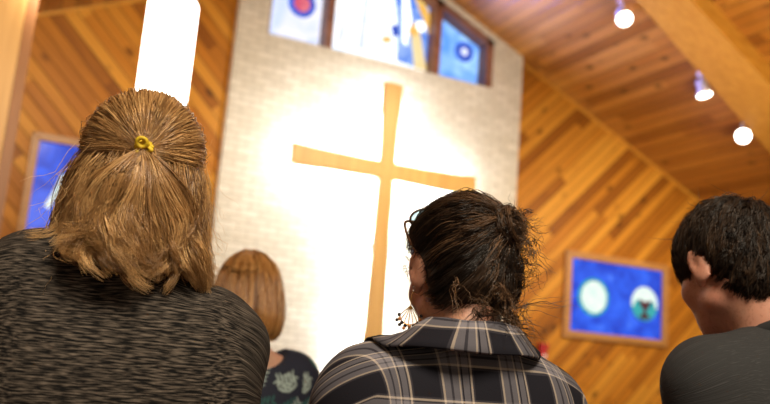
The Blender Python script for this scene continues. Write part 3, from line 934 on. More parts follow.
CH = np.array([0, -0.012, 0.02])
def on_surf(S, dirs, lift):
    d = dirs / np.linalg.norm(dirs, axis=-1, keepdims=True)
    return CH + d * S.radius(CH, d)[..., None] * lift


def slerp(a, b, t):
    a = a / np.linalg.norm(a, axis=-1, keepdims=True); b = b / np.linalg.norm(b, axis=-1, keepdims=True)
    w = np.arccos(np.clip((a * b).sum(-1, keepdims=True), -0.9999, 0.9999))
    return (np.sin((1 - t) * w) * a + np.sin(t * w) * b) / np.sin(w)


def unit(*v):
    v = np.array(v, float); return v / np.linalg.norm(v)


# ---- woman at the left: blonde, half-up hair, marled sweater
def blonde_woman():
    global rng
    rng = np.random.default_rng(21)
    f = Fig(zn=1.405, sw=0.140, head=(0.0, 0.015, 1.555), pitch=-0.06, yaw=-0.05, roll=0.02, w=1.10, dzl=0.062, dzr=0.0, arm=(0.054, 0.046), hs=1.03, depth=1.1)
    o, V, F = f.body('person', M_skin1)
    tag(o, 'woman with wavy blonde half-up hair and a marled charcoal sweater, seen from behind', 'person')
    f.trousers(M_denim, o); f.shoes(M_shoe, o)
    S = Solid((-0.40, -0.28, f.zh - 0.10), (0.40, 0.34, f.zn + 0.10), 0.0055)
    f.torso(S, 0.012, 0.075); f.arms(S, 0.016, 0.05)
    S.half((0, 0, -1), -(f.zh - 0.06))
    S.warp(lambda x, y, z: 0.0025 * np.sin(38 * z + 22 * np.abs(x) + 9 * y) * np.clip((np.abs(x) - 0.06) * 8, 0, 1) + 0.0015 * np.sin(60 * x - 30 * z))
    V, F = S.mesh()
    np_mesh('sweater', V, F, heather_mat('marled_charcoal_knit', (0.004, 0.004, 0.004), (0.165, 0.138, 0.112)), o, attrs={'knit': cloth_uv(f, V)})
    # ribbed neckband
    n, mm = 48, 10; NV, NF = [], []
    for i in range(n):
        a = 2 * math.pi * i / n
        for j in range(mm):
            b = 2 * math.pi * j / mm
            R = 0.074 + 0.010 * math.cos(b); NV.append((R * math.cos(a), -0.03 + R * 0.92 * math.sin(a), f.zn - 0.004 + 0.012 * math.sin(b) - 0.028 * math.sin(a)))
            NF.append((i * mm + j, ((i + 1) % n) * mm + j, ((i + 1) % n) * mm + (j + 1) % mm, i * mm + (j + 1) % mm))
    np_mesh('neckband', NV, NF, plain('charcoal_rib', (0.03, 0.028, 0.026), 0.9), o)
    # hair
    H = lambda P: f.C + (np.asarray(P) * f.hs) @ f.R.T
    r0 = np.array([0.080, 0.100, 0.090])
    S = Solid((-0.2, -0.2, -0.30), (0.2, 0.16, 0.16), 0.005)
    S.ell((0, -0.012, 0.034), (0.078, 0.098, 0.087)); S.ell((0, -0.035, -0.045), (0.078, 0.070, 0.080), None, 0.04)
    K = Solid(S.lo, (0.2, 0.16, 0.16), 0.005); K.d = S.d.copy()
    S.ell((0, -0.060, -0.105), (0.078, 0.040, 0.070), None, 0.04)
    S.ell((0, 0.115, -0.03), (0.064, 0.075, 0.085), None, 0.015, True)
    bV, bF = S.mesh(); base = (H(bV), bF)
    st = []
    T = np.array([0.006, -0.116, 0.016])                      # where the tie sits
    dT = unit(*(T - CH))
    tt = np.linspace(0, 1, 9)[None, :, None]
    # (a) swept-back top and side sections
    n = 380
    th = np.linspace(-1, 1, n) + rng.normal(0, 0.02, n)
    roots = []
    for q in th:
        a = q * 1.85                                            # round the hairline: 0 = forehead, +-1.85 = above the ears
        elev = 0.60 - 0.50 * abs(q) + rng.normal(0, 0.04)
        roots.append([math.sin(a) * math.cos(elev), math.cos(a) * math.cos(elev), math.sin(elev)])
    roots2 = np.array([[rng.uniform(-1, 1), rng.uniform(-0.5, 0.8), rng.uniform(0.25, 1.0)] for _ in range(300)])
    roots = np.concatenate([np.array(roots), roots2 / np.linalg.norm(roots2, axis=1, keepdims=True)])
    n = len(roots)
    D = slerp(roots[:, None, :], np.repeat(dT[None, None], n, 0), tt * 0.99)
    sag = np.sin(np.pi * tt) * np.array([0, 0, -0.10]) * np.abs(roots[:, None, 0:1])
    G = on_surf(K, D + sag, 1.035 + 0.060 * np.sin(np.pi * np.minimum(1, tt * 1.15)) + rng.normal(0, 0.007, (n, 1, 1)))
    P, ti = clump(G, 19, 0.0115, 16, tip=0.36, frizz=0.0014, root=0.62)
    st.append((H(P), ti * 0.75 + 0.15, 0.00052))
    # (b) hair that hangs free from under the swept section, down to the shoulders
    def hang(n, a0, a1, zroot, rprof, zend, wave, per, curl, spread, push=0.0, tint0=0.0, back=1.0):
        al = np.linspace(a0, a1, n) + rng.normal(0, 0.03, n)       # 0 = straight back, +-pi/2 = over the ears
        zz = np.array([0.0, 0.12, 0.25, 0.4, 0.55, 0.7, 0.85, 1.0])
        ze = zend + rng.normal(0, 0.013, n)
        G = np.zeros((n, 8, 3))
        zr = zroot + rng.normal(0, 0.008, n)
        rr = np.array(rprof)[None, :] * (1 + rng.normal(0, 0.045, (n, 1)))
        ph = al * 5.0 + rng.normal(0, 0.7, n)
        dal = rng.normal(0, 0.04, n)
        for i in range(8):
            z = zr + (ze - zr) * zz[i]
            aa = al + dal * zz[i] + wave * np.sin(ph + zz[i] * 9.0) * zz[i] * 1.25
            fw = np.clip((-al - 0.38) / 0.42, 0, 1) * min(1, zz[i] * 1.15) ** 1.2     # the left side falls in front of the shoulder
            aa = aa + (-2.35 - aa) * fw
            Rd = rr[:, i] + 0.085 * wave * np.cos(ph + zz[i] * 9.0) * zz[i]
            G[:, i, 0] = Rd * np.sin(aa) * 0.93; G[:, i, 1] = -0.02 - Rd * np.cos(aa) * back; G[:, i, 2] = z
            G[:, i, 0] += push * zz[i] ** 2 * np.sign(al) * np.minimum(1, np.abs(al))
        G[:, 7] += np.stack([curl * np.cos(ph), -np.abs(curl * np.sin(ph)) * 0.6, 0.014 * np.ones(n)], 1)
        P, ti = clump(G, per, spread, 24, tip=0.40, frizz=0.0030, wave=0.0025, wlen=1.7)
        st.append((H(P), np.clip(ti * 0.85 + tint0, 0, 1), 0.00052))
    hang(120, -1.7, 2.0, 0.010, [0.080, 0.091, 0.096, 0.097, 0.096, 0.098, 0.103, 0.104], -0.150, 0.10, 32, 0.015, 0.010, 0.010)
    hang(90, -0.95, 1.30, -0.01, [0.086, 0.096, 0.099, 0.101, 0.105, 0.110, 0.114, 0.110], -0.165, 0.14, 32, 0.020, 0.010, 0.010, 0.08)
    hang(60, -2.5, -1.3, 0.015, [0.082, 0.092, 0.097, 0.099, 0.102, 0.106, 0.112, 0.116], -0.130, 0.10, 30, 0.014, 0.010, 0.016, 0.05)
    hang(45, 1.0, 2.0, 0.015, [0.082, 0.092, 0.097, 0.099, 0.100, 0.104, 0.108, 0.112], -0.172, 0.12, 30, 0.016, 0.010, 0.016, 0.05)
    # (c) the tail below the tie
    n = 80
    al = np.linspace(-0.62, 0.62, n) + rng.normal(0, 0.04, n); ph = al * 6 + rng.normal(0, 0.6, n)
    G = np.zeros((n, 9, 3)); zz = np.linspace(0, 1, 9)
    ze = -0.150 + 0.03 * np.abs(al) + rng.normal(0, 0.014, n)
    lay = rng.uniform(0.94, 1.05, n)
    for i, t in enumerate(zz):
        sp = min(1, t * 1.6) ** 0.75
        aa = al * sp + 0.09 * np.sin(ph + 7 * t) * t
        Rd = (0.112 + 0.014 * math.sin(min(1, t * 2.2) * math.pi * 0.62)) * (1 + (lay - 1) * min(1, 3 * t)) + 0.005 * np.cos(ph + 7 * t) * t
        G[:, i, 0] = T[0] * (1 - t) + Rd * np.sin(aa); G[:, i, 1] = -0.008 - Rd * np.cos(aa); G[:, i, 2] = T[2] - 0.002 + (ze - T[2]) * t
    G[:, 8] += np.stack([0.014 * np.cos(ph), -0.010 * np.abs(np.sin(ph)), 0.012 * np.ones(n)], 1)
    P, ti = clump(G, 34, 0.0095, 24, tip=0.5, frizz=0.0028, wave=0.002, wlen=1.6, root=0.40)
    st.append((H(P), np.clip(ti * 0.8 + 0.22, 0, 1), 0.00052))
    # (d) stray hairs round the outline
    n = 120
    D0 = rng.normal(0, 1, (n, 3)); D0[:, 2] = np.abs(D0[:, 2]) * 0.8 + 0.05; D0 /= np.linalg.norm(D0, axis=1, keepdims=True)
    G = np.stack([on_ell(slerp(D0, np.repeat(dT[None], n, 0), t) * (1.05 + 0.10 * rng.uniform(0.2, 1, (n, 1)) * t), r0) for t in (0.0, 0.12, 0.25, 0.4)], 1)
    P, ti = clump(G, 1, 0.004, 10, tip=1.5, frizz=0.012); st.append((H(P), ti * 0.5 + 0.5, 0.00032))
    n = 90
    al = np.sign(rng.normal(0, 1, n)) * rng.uniform(0.9, 1.8, n); z0 = rng.uniform(-0.12, 0.04, n)
    G = np.zeros((n, 4, 3))
    for i, t in enumerate((0, .33, .66, 1)):
        R = 0.10 + 0.045 * t * rng.uniform(0.2, 1, n)
        G[:, i, 0] = R * np.sin(al + 0.2 * t); G[:, i, 1] = -0.02 - R * np.cos(al + 0.2 * t); G[:, i, 2] = z0 - 0.07 * t
    P, ti = clump(G, 1, 0.004, 10, tip=1.5, frizz=0.014); st.append((H(P), ti * 0.5 + 0.5, 0.00032))
    M = hair_mat('blonde_hair', (0.11, 0.054, 0.018), (0.44, 0.240, 0.088), (0.92, 0.61, 0.27), 0.30, 0.6)
    hair_object('hair', base, st, M, o, 0.4)
    # yellow tie: scrunched bands round the gathered lock
    M_y = plain('yellow_elastic', (0.72, 0.52, 0.02), 0.6, noise=0.25, scale=220)
    n, mm = 40, 8
    tc = H(T + np.array([0, -0.006, 0.0]))
    ax = f.R @ unit(0, -0.75, -0.35); q = np.array(Vector((0, 0, 1)).rotation_difference(Vector(ax)).to_matrix())
    TV, TF = [], []
    for kk, (dz, RR) in enumerate(((0.0, 0.0095), (0.005, 0.0088), (-0.005, 0.009))):
        b0 = len(TV)
        for i in range(n):
            a = 2 * math.pi * i / n; w = 0.0018 * math.sin(5 * a + kk * 2)
            for j in range(mm):
                b = 2 * math.pi * j / mm; R = RR + w + 0.0036 * math.cos(b)
                TV.append(tc + q @ np.array([R * math.cos(a), R * math.sin(a) * 0.9, dz + 0.0036 * math.sin(b) + w]))
                TF.append((b0 + i * mm + j, b0 + ((i + 1) % n) * mm + j, b0 + ((i + 1) % n) * mm + (j + 1) % mm, b0 + i * mm + (j + 1) % mm))
    tie = np_mesh('hair_tie', TV, TF, M_y, o)
    # the loose bow-like loop of the tie
    a = np.linspace(0, 2 * math.pi, 25)[None, :]
    loop = np.stack([0.007 * np.cos(a) - 0.004, -0.010 - 0.003 * np.sin(a), 0.006 + 0.006 * np.sin(a)], -1)
    LV, LF = tubes(tc + loop, np.full((1, 25), 0.0032), 8)
    np_mesh('tie_loop', LV, LF, M_y, tie)
    place(o, 0.195, 1.33, math.radians(-9))
    return o


# ---- woman in the middle: dark messy bun, plaid shirt, earrings, glasses pushed up
def plaid_woman():
    global rng
    rng = np.random.default_rng(22)
    f = Fig(zn=1.350, sw=0.160, head=(0.017, 0.045, 1.458), pitch=-0.22, yaw=-0.06, roll=0.02, w=1.10, arm=(0.055, 0.048), neck=0.055, hs=1.0, dzl=-0.01, dzr=-0.012, depth=1.1)
    o, V, F = f.body('person', M_skin2)
    tag(o, 'woman with dark messy bun, dangling earring and plaid flannel shirt, head turned towards the cross', 'person')
    f.trousers(M_denim, o); f.shoes(M_shoe, o)
    S = Solid((-0.42, -0.28, f.zh - 0.16), (0.42, 0.36, f.zn + 0.12), 0.0055)
    f.torso(S, 0.013, 0.08); f.arms(S, 0.017, 0.05)
    S.half((0, 0, -1), -(f.zh - 0.12))
    S.warp(lambda x, y, z: 0.003 * np.sin(30 * z + 34 * np.abs(x)) * np.clip((np.abs(x) - 0.09) * 7, 0, 1) + 0.0018 * np.sin(45 * x + 14 * z))
    V, F = S.mesh()
    M_pl = plaid_mat('dark_plaid_flannel')
    sh = np_mesh('shirt', V, F, M_pl, o, attrs={'plaid': cloth_uv(f, V)})
    # turned-down collar: stand, fold and fall, laid on the shoulders
    n = 96
    prof = [(0.002, -0.012), (0.002, 0.016), (0.007, 0.024), (0.014, 0.023), (0.024, 0.010), (0.036, -0.006), (0.048, -0.022), (0.058, -0.036),
            (0.056, -0.040), (0.045, -0.027), (0.032, -0.011), (0.020, 0.003), (0.011, 0.008), (0.006, -0.012)]
    CV, CU = np.zeros((n, len(prof), 3)), np.zeros((n, len(prof), 2))
    for i in range(n):
        a = 2 * math.pi * (0.035 + 0.93 * (i + 0.5) / n) + math.pi / 2             # the gap faces forward
        ca, sa = math.cos(a), math.sin(a)
        for j, (dr, dz) in enumerate(prof):
            fl = 0.9 + 0.10 * abs(ca) + 0.85 * max(0, -ca) + 0.9 * max(0, sa) ** 2
            dr, dz = (dr, dz) if j < 3 else (0.007 + (dr - 0.007) * 0.78, 0.024 + (dz - 0.024) * 0.78)
            Rr = 0.060 + dr * fl
            CV[i, j] = (Rr * 1.12 * ca, -0.036 + Rr * (1.02 + 0.35 * max(0, sa)) * sa, f.zn + 0.003 + dz - 0.055 * max(0, sa + 0.25) + 0.0015 * math.sin(5 * a + j))
            CU[i, j] = (a * 0.10, dz * 0.9 - dr * 0.5 + 0.035)
    for k2 in range(60):
        low = S.at(CV.reshape(-1, 3)).reshape(n, -1) < np.where(np.arange(len(prof)) < 8, 0.0065, 0.0025)[None]
        low[:, :2] = False; low[:, -1] = False
        if not low.any(): break
        CV[..., 2] += 0.0015 * low
    for _ in range(4):
        CV[1:-1, 2:-1] = 0.5 * CV[1:-1, 2:-1] + 0.25 * (CV[:-2, 2:-1] + CV[2:, 2:-1])
    m = len(prof); CF = [(i * m + j, (i + 1) * m + j, (i + 1) * m + (j + 1) % m, i * m + (j + 1) % m) for i in range(n - 1) for j in range(m)]
    np_mesh('collar', CV.reshape(-1, 3), CF, M_pl, sh, attrs={'plaid': CU.reshape(-1, 2)})
    # yoke seam across the back
    xs = np.linspace(-0.19, 0.19, 40); seam = []
    Vs = V
    for x in xs:
        zt = f.zs - 0.075 - 0.006 * math.cos(x * 9)
        mk = (np.abs(Vs[:, 0] - x) < 0.008) & (np.abs(Vs[:, 2] - zt) < 0.008) & (Vs[:, 1] < 0.02)
        if mk.any(): seam.append((x, Vs[mk][:, 1].min() - 0.0004, zt))
    seam = np.array(seam)[None]
    SV, SF = tubes(seam, np.full(seam.shape[:2], 0.0022), 6)
    np_mesh('yoke_seam', SV, SF, plain('dark_seam', (0.02, 0.02, 0.024), 0.9), sh)
    # hair
    H = lambda P: f.C + (np.asarray(P) * f.hs) @ f.R.T
    r0 = np.array([0.084, 0.102, 0.093])
    B = np.array([0.036, -0.101, 0.055])                        # bun
    S = Solid((-0.17, -0.22, -0.17), (0.2, 0.16, 0.19), 0.005)
    S.ell((0, -0.014, 0.036), (0.083, 0.101, 0.090)); S.ell((0, -0.052, -0.030), (0.070, 0.054, 0.062), None, 0.03)
    K = Solid(S.lo, (0.2, 0.16, 0.19), 0.005); K.d = S.d.copy()
    S.ell((0, 0.105, -0.035), (0.085, 0.085, 0.095), None, 0.012, True)
    for q in (-1, 1): S.ell((q * 0.086, 0.020, -0.040), (0.030, 0.040, 0.050), None, 0.012, True)
    S.ell(B, (0.036, 0.026, 0.031), None, 0.03)
    bV, bF = S.mesh(); base = (H(bV), bF)
    st = []
    dB = unit(*(B - CH))
    n = 400; roots = []
    while len(roots) < n:
        a = rng.uniform(-math.pi, math.pi); e = rng.uniform(-1.0, 1.3)
        d = np.array([math.sin(a) * math.cos(e), math.cos(a) * math.cos(e), math.sin(e)])
        if d[1] > 0.15 and d[2] < 0.28: continue                # face
        if abs(d[0]) > 0.72 and d[2] < -0.02 and d[1] > -0.35: continue   # ears
        if d[2] < -0.80: continue
        roots.append(d)
    roots = np.array(roots)
    tt = np.linspace(0, 1, 9)[None, :, None]
    reach = rng.uniform(0.68, 0.97, (n, 1, 1))
    D = slerp(roots[:, None, :], np.repeat(dB[None, None], n, 0), tt * reach)
    G = on_surf(K, D, 1.02 + 0.055 * np.sin(np.pi * tt) + rng.normal(0, 0.012, (n, 1, 1)) + 0.02 * rng.uniform(0, 1, (n, 1, 1)) * tt)
    G += 0.006 * np.sin(rng.uniform(0, 6, (n, 1, 3)) + 6 * tt) * tt
    P, ti = clump(G, 26, 0.009, 18, tip=0.36, frizz=0.0026, wave=0.0022, wlen=1.2)
    st.append((H(P), ti, 0.0006))
    # bun: looped locks
    n = 130; a = np.linspace(0, 1, 12)[None, :]
    ph = rng.uniform(0, 6.28, (n, 1)); rr = rng.uniform(0.016, 0.036, (n, 1)); ln = rng.uniform(2.5, 5.5, (n, 1))
    ang = ph + a * ln
    e1, e2, e3 = unit(0.8, 0.5, 0.1), unit(-0.1, -0.1, 1.0), unit(0.55, -0.8, 0.2)
    tilt = rng.normal(0, 0.5, (n, 1))
    lp = B + (rr * np.cos(ang))[..., None] * e1 + (rr * np.sin(ang))[..., None] * e2 + (rr * np.sin(ang + 1) * tilt * 0.6 + rng.normal(0, 0.008, (n, 1)))[..., None] * e3
    P, ti = clump(lp, 16, 0.0050, 20, tip=0.8, frizz=0.002, wave=0.001); st.append((H(P), ti, 0.0006))
    # tips that spring out of the bun, nape curls and flyaways
    def sprays(n, o, dmean, dsd, L, per, bend, r, sp=0.003, jit=0.03):
        d = np.array(dmean)[None] + rng.normal(0, dsd, (n, 3)); d /= np.linalg.norm(d, axis=1, keepdims=True)
        p = np.array(o)[None] + rng.normal(0, jit, (n, 3)); b = rng.normal(0, bend, (n, 3)); b[:, 2] -= bend * 0.6
        l = L * rng.uniform(0.4, 1.2, (n, 1))
        G = np.stack([p + d * l * t + b * l * t * t for t in (0, .25, .5, .75, 1.0)], 1)
        P, ti = clump(G, per, sp, 14, tip=1.0, frizz=0.010, wave=0.0035, wlen=1.5); st.append((H(P), ti, r))
    sprays(24, B + [0.010, -0.01, 0.012], (0.75, -0.25, 0.35), 0.55, 0.020, 8, 1.0, 0.0005, 0.003, 0.016)
    sprays(26, B + [0.016, -0.01, -0.03], (0.45, -0.35, -0.7), 0.4, 0.024, 6, 0.9, 0.0005, 0.003, 0.018)
    sprays(40, (0.008, -0.086, -0.078), (0.1, -0.25, -0.9), 0.5, 0.024, 9, 1.2, 0.0005, 0.003, 0.024)
    sprays(22, (0.040, -0.074, -0.070), (0.4, -0.35, -0.7), 0.5, 0.026, 7, 1.4, 0.0005, 0.003, 0.016)
    sprays(9, (-0.070, 0.050, 0.030), (-0.4, 0.3, -0.8), 0.4, 0.017, 2, 1.5, 0.0005, 0.002, 0.008)
    n = 90
    D0 = rng.normal(0, 1, (n, 3)); D0[:, 2] = np.abs(D0[:, 2]); D0[:, 1] -= 0.4; D0 /= np.linalg.norm(D0, axis=1, keepdims=True)
    G = np.stack([on_ell(slerp(D0, np.repeat(dB[None], n, 0), t * 0.8) * (1.05 + 0.06 * rng.uniform(0.2, 1, (n, 1)) * t), r0) for t in (0.0, 0.15, 0.3, 0.5)], 1)
    P, ti = clump(G, 1, 0.004, 10, tip=1.5, frizz=0.007); st.append((H(P), ti, 0.00032))
    M = hair_mat('dark_brown_hair', (0.006, 0.004, 0.003), (0.026, 0.015, 0.009), (0.24, 0.135, 0.070), 0.32)
    hair_object('hair', base, st, M, o)
    # glasses pushed up on the hair
    M_tort = plain('tortoiseshell_rim', (0.060, 0.028, 0.015), 0.25, noise=0.6, scale=90)
    M_lens, nt, b = new_mat('pale_blue_lens'); b.inputs['Base Color'].default_value = (0.55, 0.80, 0.95, 1); b.inputs['Transmission Weight'].default_value = 0.85
    b.inputs['Roughness'].default_value = 0.03; b.inputs['IOR'].default_value = 1.3
    gl = None
    Rg = rot(1.05)
    gc = np.array([0.0, 0.058, 0.124])
    GV, GF = [], []
    def add(Vn, Fn):
        o_ = sum(len(v) for v in GV); GV.append(Vn); GF.append(Fn + o_)
    lens = []
    for q in (-1, 1):
        a = np.linspace(0, 2 * math.pi, 33)
        oval = np.stack([q * 0.036 + 0.029 * np.cos(a), 0.0 * a - 0.10 * (np.abs(q * 0.036 + 0.029 * np.cos(a)) ** 2) * 2.2, 0.023 * np.sin(a)], 1)
        pts = gc + oval @ Rg.T
        Vn, Fn = tubes(H(pts)[None], np.full((1, 33), 0.0024), 8); add(Vn, Fn); lens.append(H(pts[:-1]))
        arm = np.array([[q * 0.066, -0.020, 0.004], [q * 0.082, -0.035, 0.0], [q * 0.0885, -0.09, -0.028], [q * 0.088, -0.125, -0.060]])
        arm = np.array([gc + Rg @ arm[0], [q * 0.0875, 0.030, 0.098], [q * 0.0920, 0.005, 0.062], [q * 0.090, -0.028, 0.022]])
        Vn, Fn = tubes(H(resample(arm[None], 14)), np.full((1, 14), 0.0024), 8); add(Vn, Fn)
    br = np.array([[-0.008, 0.002, 0.006], [0, 0.004, 0.009], [0.008, 0.002, 0.006]]); Vn, Fn = tubes(H(gc + br @ Rg.T)[None], np.full((1, 3), 0.0024), 8); add(Vn, Fn)
    gl = np_mesh('glasses', np.concatenate(GV), np.concatenate(GF), M_tort, o)
    for pts in lens:
        c = pts.mean(0); nrm = f.R @ Rg @ np.array([0, 1.0, 0]); k = len(pts)
        LV = np.concatenate([pts + nrm * 0.0009, pts - nrm * 0.0009, [c + nrm * 0.0009, c - nrm * 0.0009]])
        LF = []
        for i in range(k):
            j = (i + 1) % k
            LF += [(i, j, 2 * k, 2 * k), (k + j, k + i, 2 * k + 1, 2 * k + 1), (i, k + i, k + j, j)]
        bm = bmesh.new(); bv = [bm.verts.new(p) for p in LV]
        for q in LF:
            try: bm.faces.new([bv[x] for x in dict.fromkeys(q)])
            except ValueError: pass
        obj('lens', bm, M_lens, gl)
    # ear studs and a fan of beads below the left lobe
    M_gold = plain('gold_wire', (0.75, 0.45, 0.12), 0.25, 1.0); M_silver = plain('silver_stud', (0.8, 0.8, 0.82), 0.2, 1.0)
    M_bead = plain('dark_bead', (0.02, 0.012, 0.012), 0.25); M_cop = plain('copper_bead', (0.45, 0.17, 0.05), 0.3, 0.6)
    lobe = np.array([-0.083, -0.006, -0.041])
    for dz, dy in ((0.010, -0.002), (0.0035, -0.001)):
        bm = bmesh.new(); bmesh.ops.create_uvsphere(bm, u_segments=12, v_segments=8, radius=0.0021, matrix=Matrix.Translation(H(lobe + [-0.003, dy, dz])))
        obj('ear_stud', bm, M_silver, o, True)
    top = H(lobe + [-0.002, 0, -0.002])
    e0 = lambda a, b, c=0.0: top + np.array([0.88 * a, -0.45 * a, b]) + np.array([-0.004, 0, 0])
    W_ = [np.array([e0(0, 0), e0(0, -0.012), e0(0, -0.026)])]
    ER = bmesh.new()
    hookV, hookF = tubes(resample(np.array([[top + [0.003, 0, 0.002], top + [-0.003, 0, 0.001], e0(0, -0.006), e0(0, -0.022)]]), 12), np.full((1, 12), 0.0008), 6)
    er = np_mesh('earring', hookV, hookF, M_gold, o)
    ringpts = np.array([[e0(0.017 * math.cos(t), -0.036 + 0.016 * math.sin(t)) for t in np.linspace(math.pi, 2 * math.pi, 16)]])
    rv, rf = tubes(ringpts, np.full((1, 16), 0.0012), 6); np_mesh('hoop', rv, rf, M_gold, er)
    fv = [e0(0.0, -0.020)] + [e0(0.0165 * math.cos(t), -0.036 + 0.0155 * math.sin(t)) for t in np.linspace(math.pi, 2 * math.pi, 14)]
    fil = np.array([[fv[0], 0.5 * (fv[0] + p), p] for p in fv[1::2]]); rv, rf = tubes(fil, np.full(fil.shape[:2], 0.0007), 5); np_mesh('filigree', rv, rf, M_gold, er)
    for i, t in enumerate(np.linspace(math.pi, 2 * math.pi, 9)):
        for k2, rr_ in enumerate((0.0185, 0.0235)):
            if k2 and i in (0, 8): continue
            bm = bmesh.new(); bmesh.ops.create_uvsphere(bm, u_segments=12, v_segments=8, radius=0.0031 - 0.0003 * k2, matrix=Matrix.Translation(e0(rr_ * math.cos(t), -0.036 + rr_ * math.sin(t))))
            obj('bead', bm, M_cop if (i + k2) % 3 == 1 else M_bead, er, True)
    place(o, 0.715, 1.21, math.radians(-2))
    return o


# ---- man at the right: short dark hair, charcoal T-shirt, head bowed
def short_hair_man():
    global rng
    rng = np.random.default_rng(23)
    f = Fig(zn=1.405, sw=0.162, head=(-0.034, 0.060, 1.525), pitch=-0.40, yaw=-0.15, roll=0.0, w=1.08, arm=(0.050, 0.044), neck=0.060, hs=1.04, dzl=-0.020, drop=0.064, depth=1.05)
    o, V, F = f.body('person', M_skin2)
    tag(o, 'young man with short dark hair, bowed head and plain charcoal T-shirt at the frame edge', 'person')
    f.trousers(M_denim, o); f.shoes(M_shoe, o)
    S = Solid((-0.40, -0.28, f.zh - 0.16), (0.40, 0.36, f.zn + 0.12), 0.0055)
    f.torso(S, 0.012, 0.07); f.arms(S, 0.014, 0.05, 0.62)
    S.half((0, 0, -1), -(f.zh - 0.12))
    S.warp(lambda x, y, z: 0.003 * np.sin(26 * z + 30 * np.abs(x)) * np.clip((np.abs(x) - 0.09) * 7, 0, 1))
    V, F = S.mesh()
    M_tee = heather_mat('charcoal_jersey', (0.036, 0.038, 0.040), (0.055, 0.057, 0.060), 300)
    sh = np_mesh('shirt', V, F, M_tee, o, attrs={'knit': cloth_uv(f, V)})
    n, mm = 48, 8; NV, NF = [], []
    for i in range(n):
        a = 2 * math.pi * i / n
        for j in range(mm):
            b = 2 * math.pi * j / mm
            R = 0.078 + 0.007 * math.cos(b); NV.append((R * math.cos(a), -0.030 + R * 0.95 * math.sin(a), f.zn - 0.002 + 0.014 * math.sin(b) - 0.030 * math.sin(a)))
            NF.append((i * mm + j, ((i + 1) % n) * mm + j, ((i + 1) % n) * mm + (j + 1) % mm, i * mm + (j + 1) % mm))
    np_mesh('neckband', NV, NF, plain('charcoal_band', (0.022, 0.023, 0.025), 0.9), sh)
    H = lambda P: f.C + (np.asarray(P) * f.hs) @ f.R.T
    r0 = np.array([0.079, 0.099, 0.090])
    S = Solid((-0.14, -0.16, -0.17), (0.14, 0.16, 0.17), 0.005)
    S.ell((0, -0.012, 0.036), (0.079, 0.099, 0.089)); S.ell((0, -0.056, -0.030), (0.062, 0.046, 0.058), None, 0.03)
    K = Solid(S.lo, (0.14, 0.16, 0.17), 0.005); K.d = S.d.copy()
    S.ell((0, 0.100, -0.035), (0.085, 0.072, 0.093), None, 0.012, True)
    for q in (-1, 1): S.ell((q * 0.086, -0.004, -0.030), (0.024, 0.030, 0.046), None, 0.010, True)
    bV, bF = S.mesh(); base = (H(bV), bF)
    st = []
    crown = unit(0.1, -0.55, 0.8)
    n = 900; roots = []
    while len(roots) < n:
        a = rng.uniform(-math.pi, math.pi); e = rng.uniform(-1.0, 1.5)
        d = np.array([math.sin(a) * math.cos(e), math.cos(a) * math.cos(e), math.sin(e)])
        if rng.uniform() > math.cos(e) + 0.15: continue
        if d[1] > 0.45 and d[2] < 0.30: continue
        if abs(d[0]) > 0.60 and d[2] < 0.10 and -0.45 < d[1] < 0.22: continue
        if abs(d[0]) > 0.60 and d[2] < -0.12 and d[1] > -0.5: continue
        if d[2] < -0.78: continue
        roots.append(d)
    roots = np.array(roots)
    away = -(crown[None] - roots * (roots @ crown)[:, None]); away /= np.linalg.norm(away, axis=1, keepdims=True) + 1e-6
    away += rng.normal(0, 0.20, (n, 3))
    L = rng.uniform(0.40, 0.68, (n, 1)) * np.where(roots[:, 2:3] > 0.2, 1.15, 0.85)
    G = np.stack([on_surf(K, roots + away * L * t, (1.0 + 0.10 * math.sin(math.pi * min(1, 0.15 + 0.62 * t)) * rng.uniform(0.5, 1.2, (n, 1)))) for t in (0, .25, .5, .75, 1.0)], 1)
    P, ti = clump(G, 22, 0.0065, 12, tip=0.36, frizz=0.0016, wave=0.0)
    st.append((H(P), ti, 0.0006))
    n = 60
    D0 = rng.normal(0, 1, (n, 3)); D0[:, 2] = np.abs(D0[:, 2]) + 0.3; D0 /= np.linalg.norm(D0, axis=1, keepdims=True)
    dd = rng.normal(0, 0.25, (n, 3))
    G = np.stack([on_ell((D0 + dd * t) * (1.06 + 0.12 * t), r0) for t in (0.0, 0.3, 0.6, 1.0)], 1)
    P, ti = clump(G, 1, 0.004, 8, tip=1.5, frizz=0.006); st.append((H(P), ti, 0.0004))
    M = hair_mat('near_black_hair', (0.006, 0.004, 0.003), (0.020, 0.012, 0.007), (0.075, 0.043, 0.023), 0.42)
    hair_object('hair', base, st, M, o)
    # eyebrows
    n = 70
    for q in (-1, 1):
        t = rng.uniform(0, 1, n)
        r_ = np.stack([q * (0.014 + 0.036 * t), 0.0905 - 0.016 * t ** 2 + 0 * t, 0.034 + 0.006 * np.sin(t * 2.6) + rng.normal(0, 0.0016, n)], 1)
        G = np.stack([r_, r_ + np.array([q * 0.005, 0.0012, 0.001]), r_ + np.array([q * 0.010, -0.001, 0.0])], 1)
        Vb, Fb = tubes(H(G), np.full((n, 3), 0.0006), 3); np_mesh('eyebrow', Vb, Fb, plain('brow_hair', (0.02, 0.012, 0.008), 0.5), o)
    place(o, 1.312, 1.10, math.radians(2))
    return o


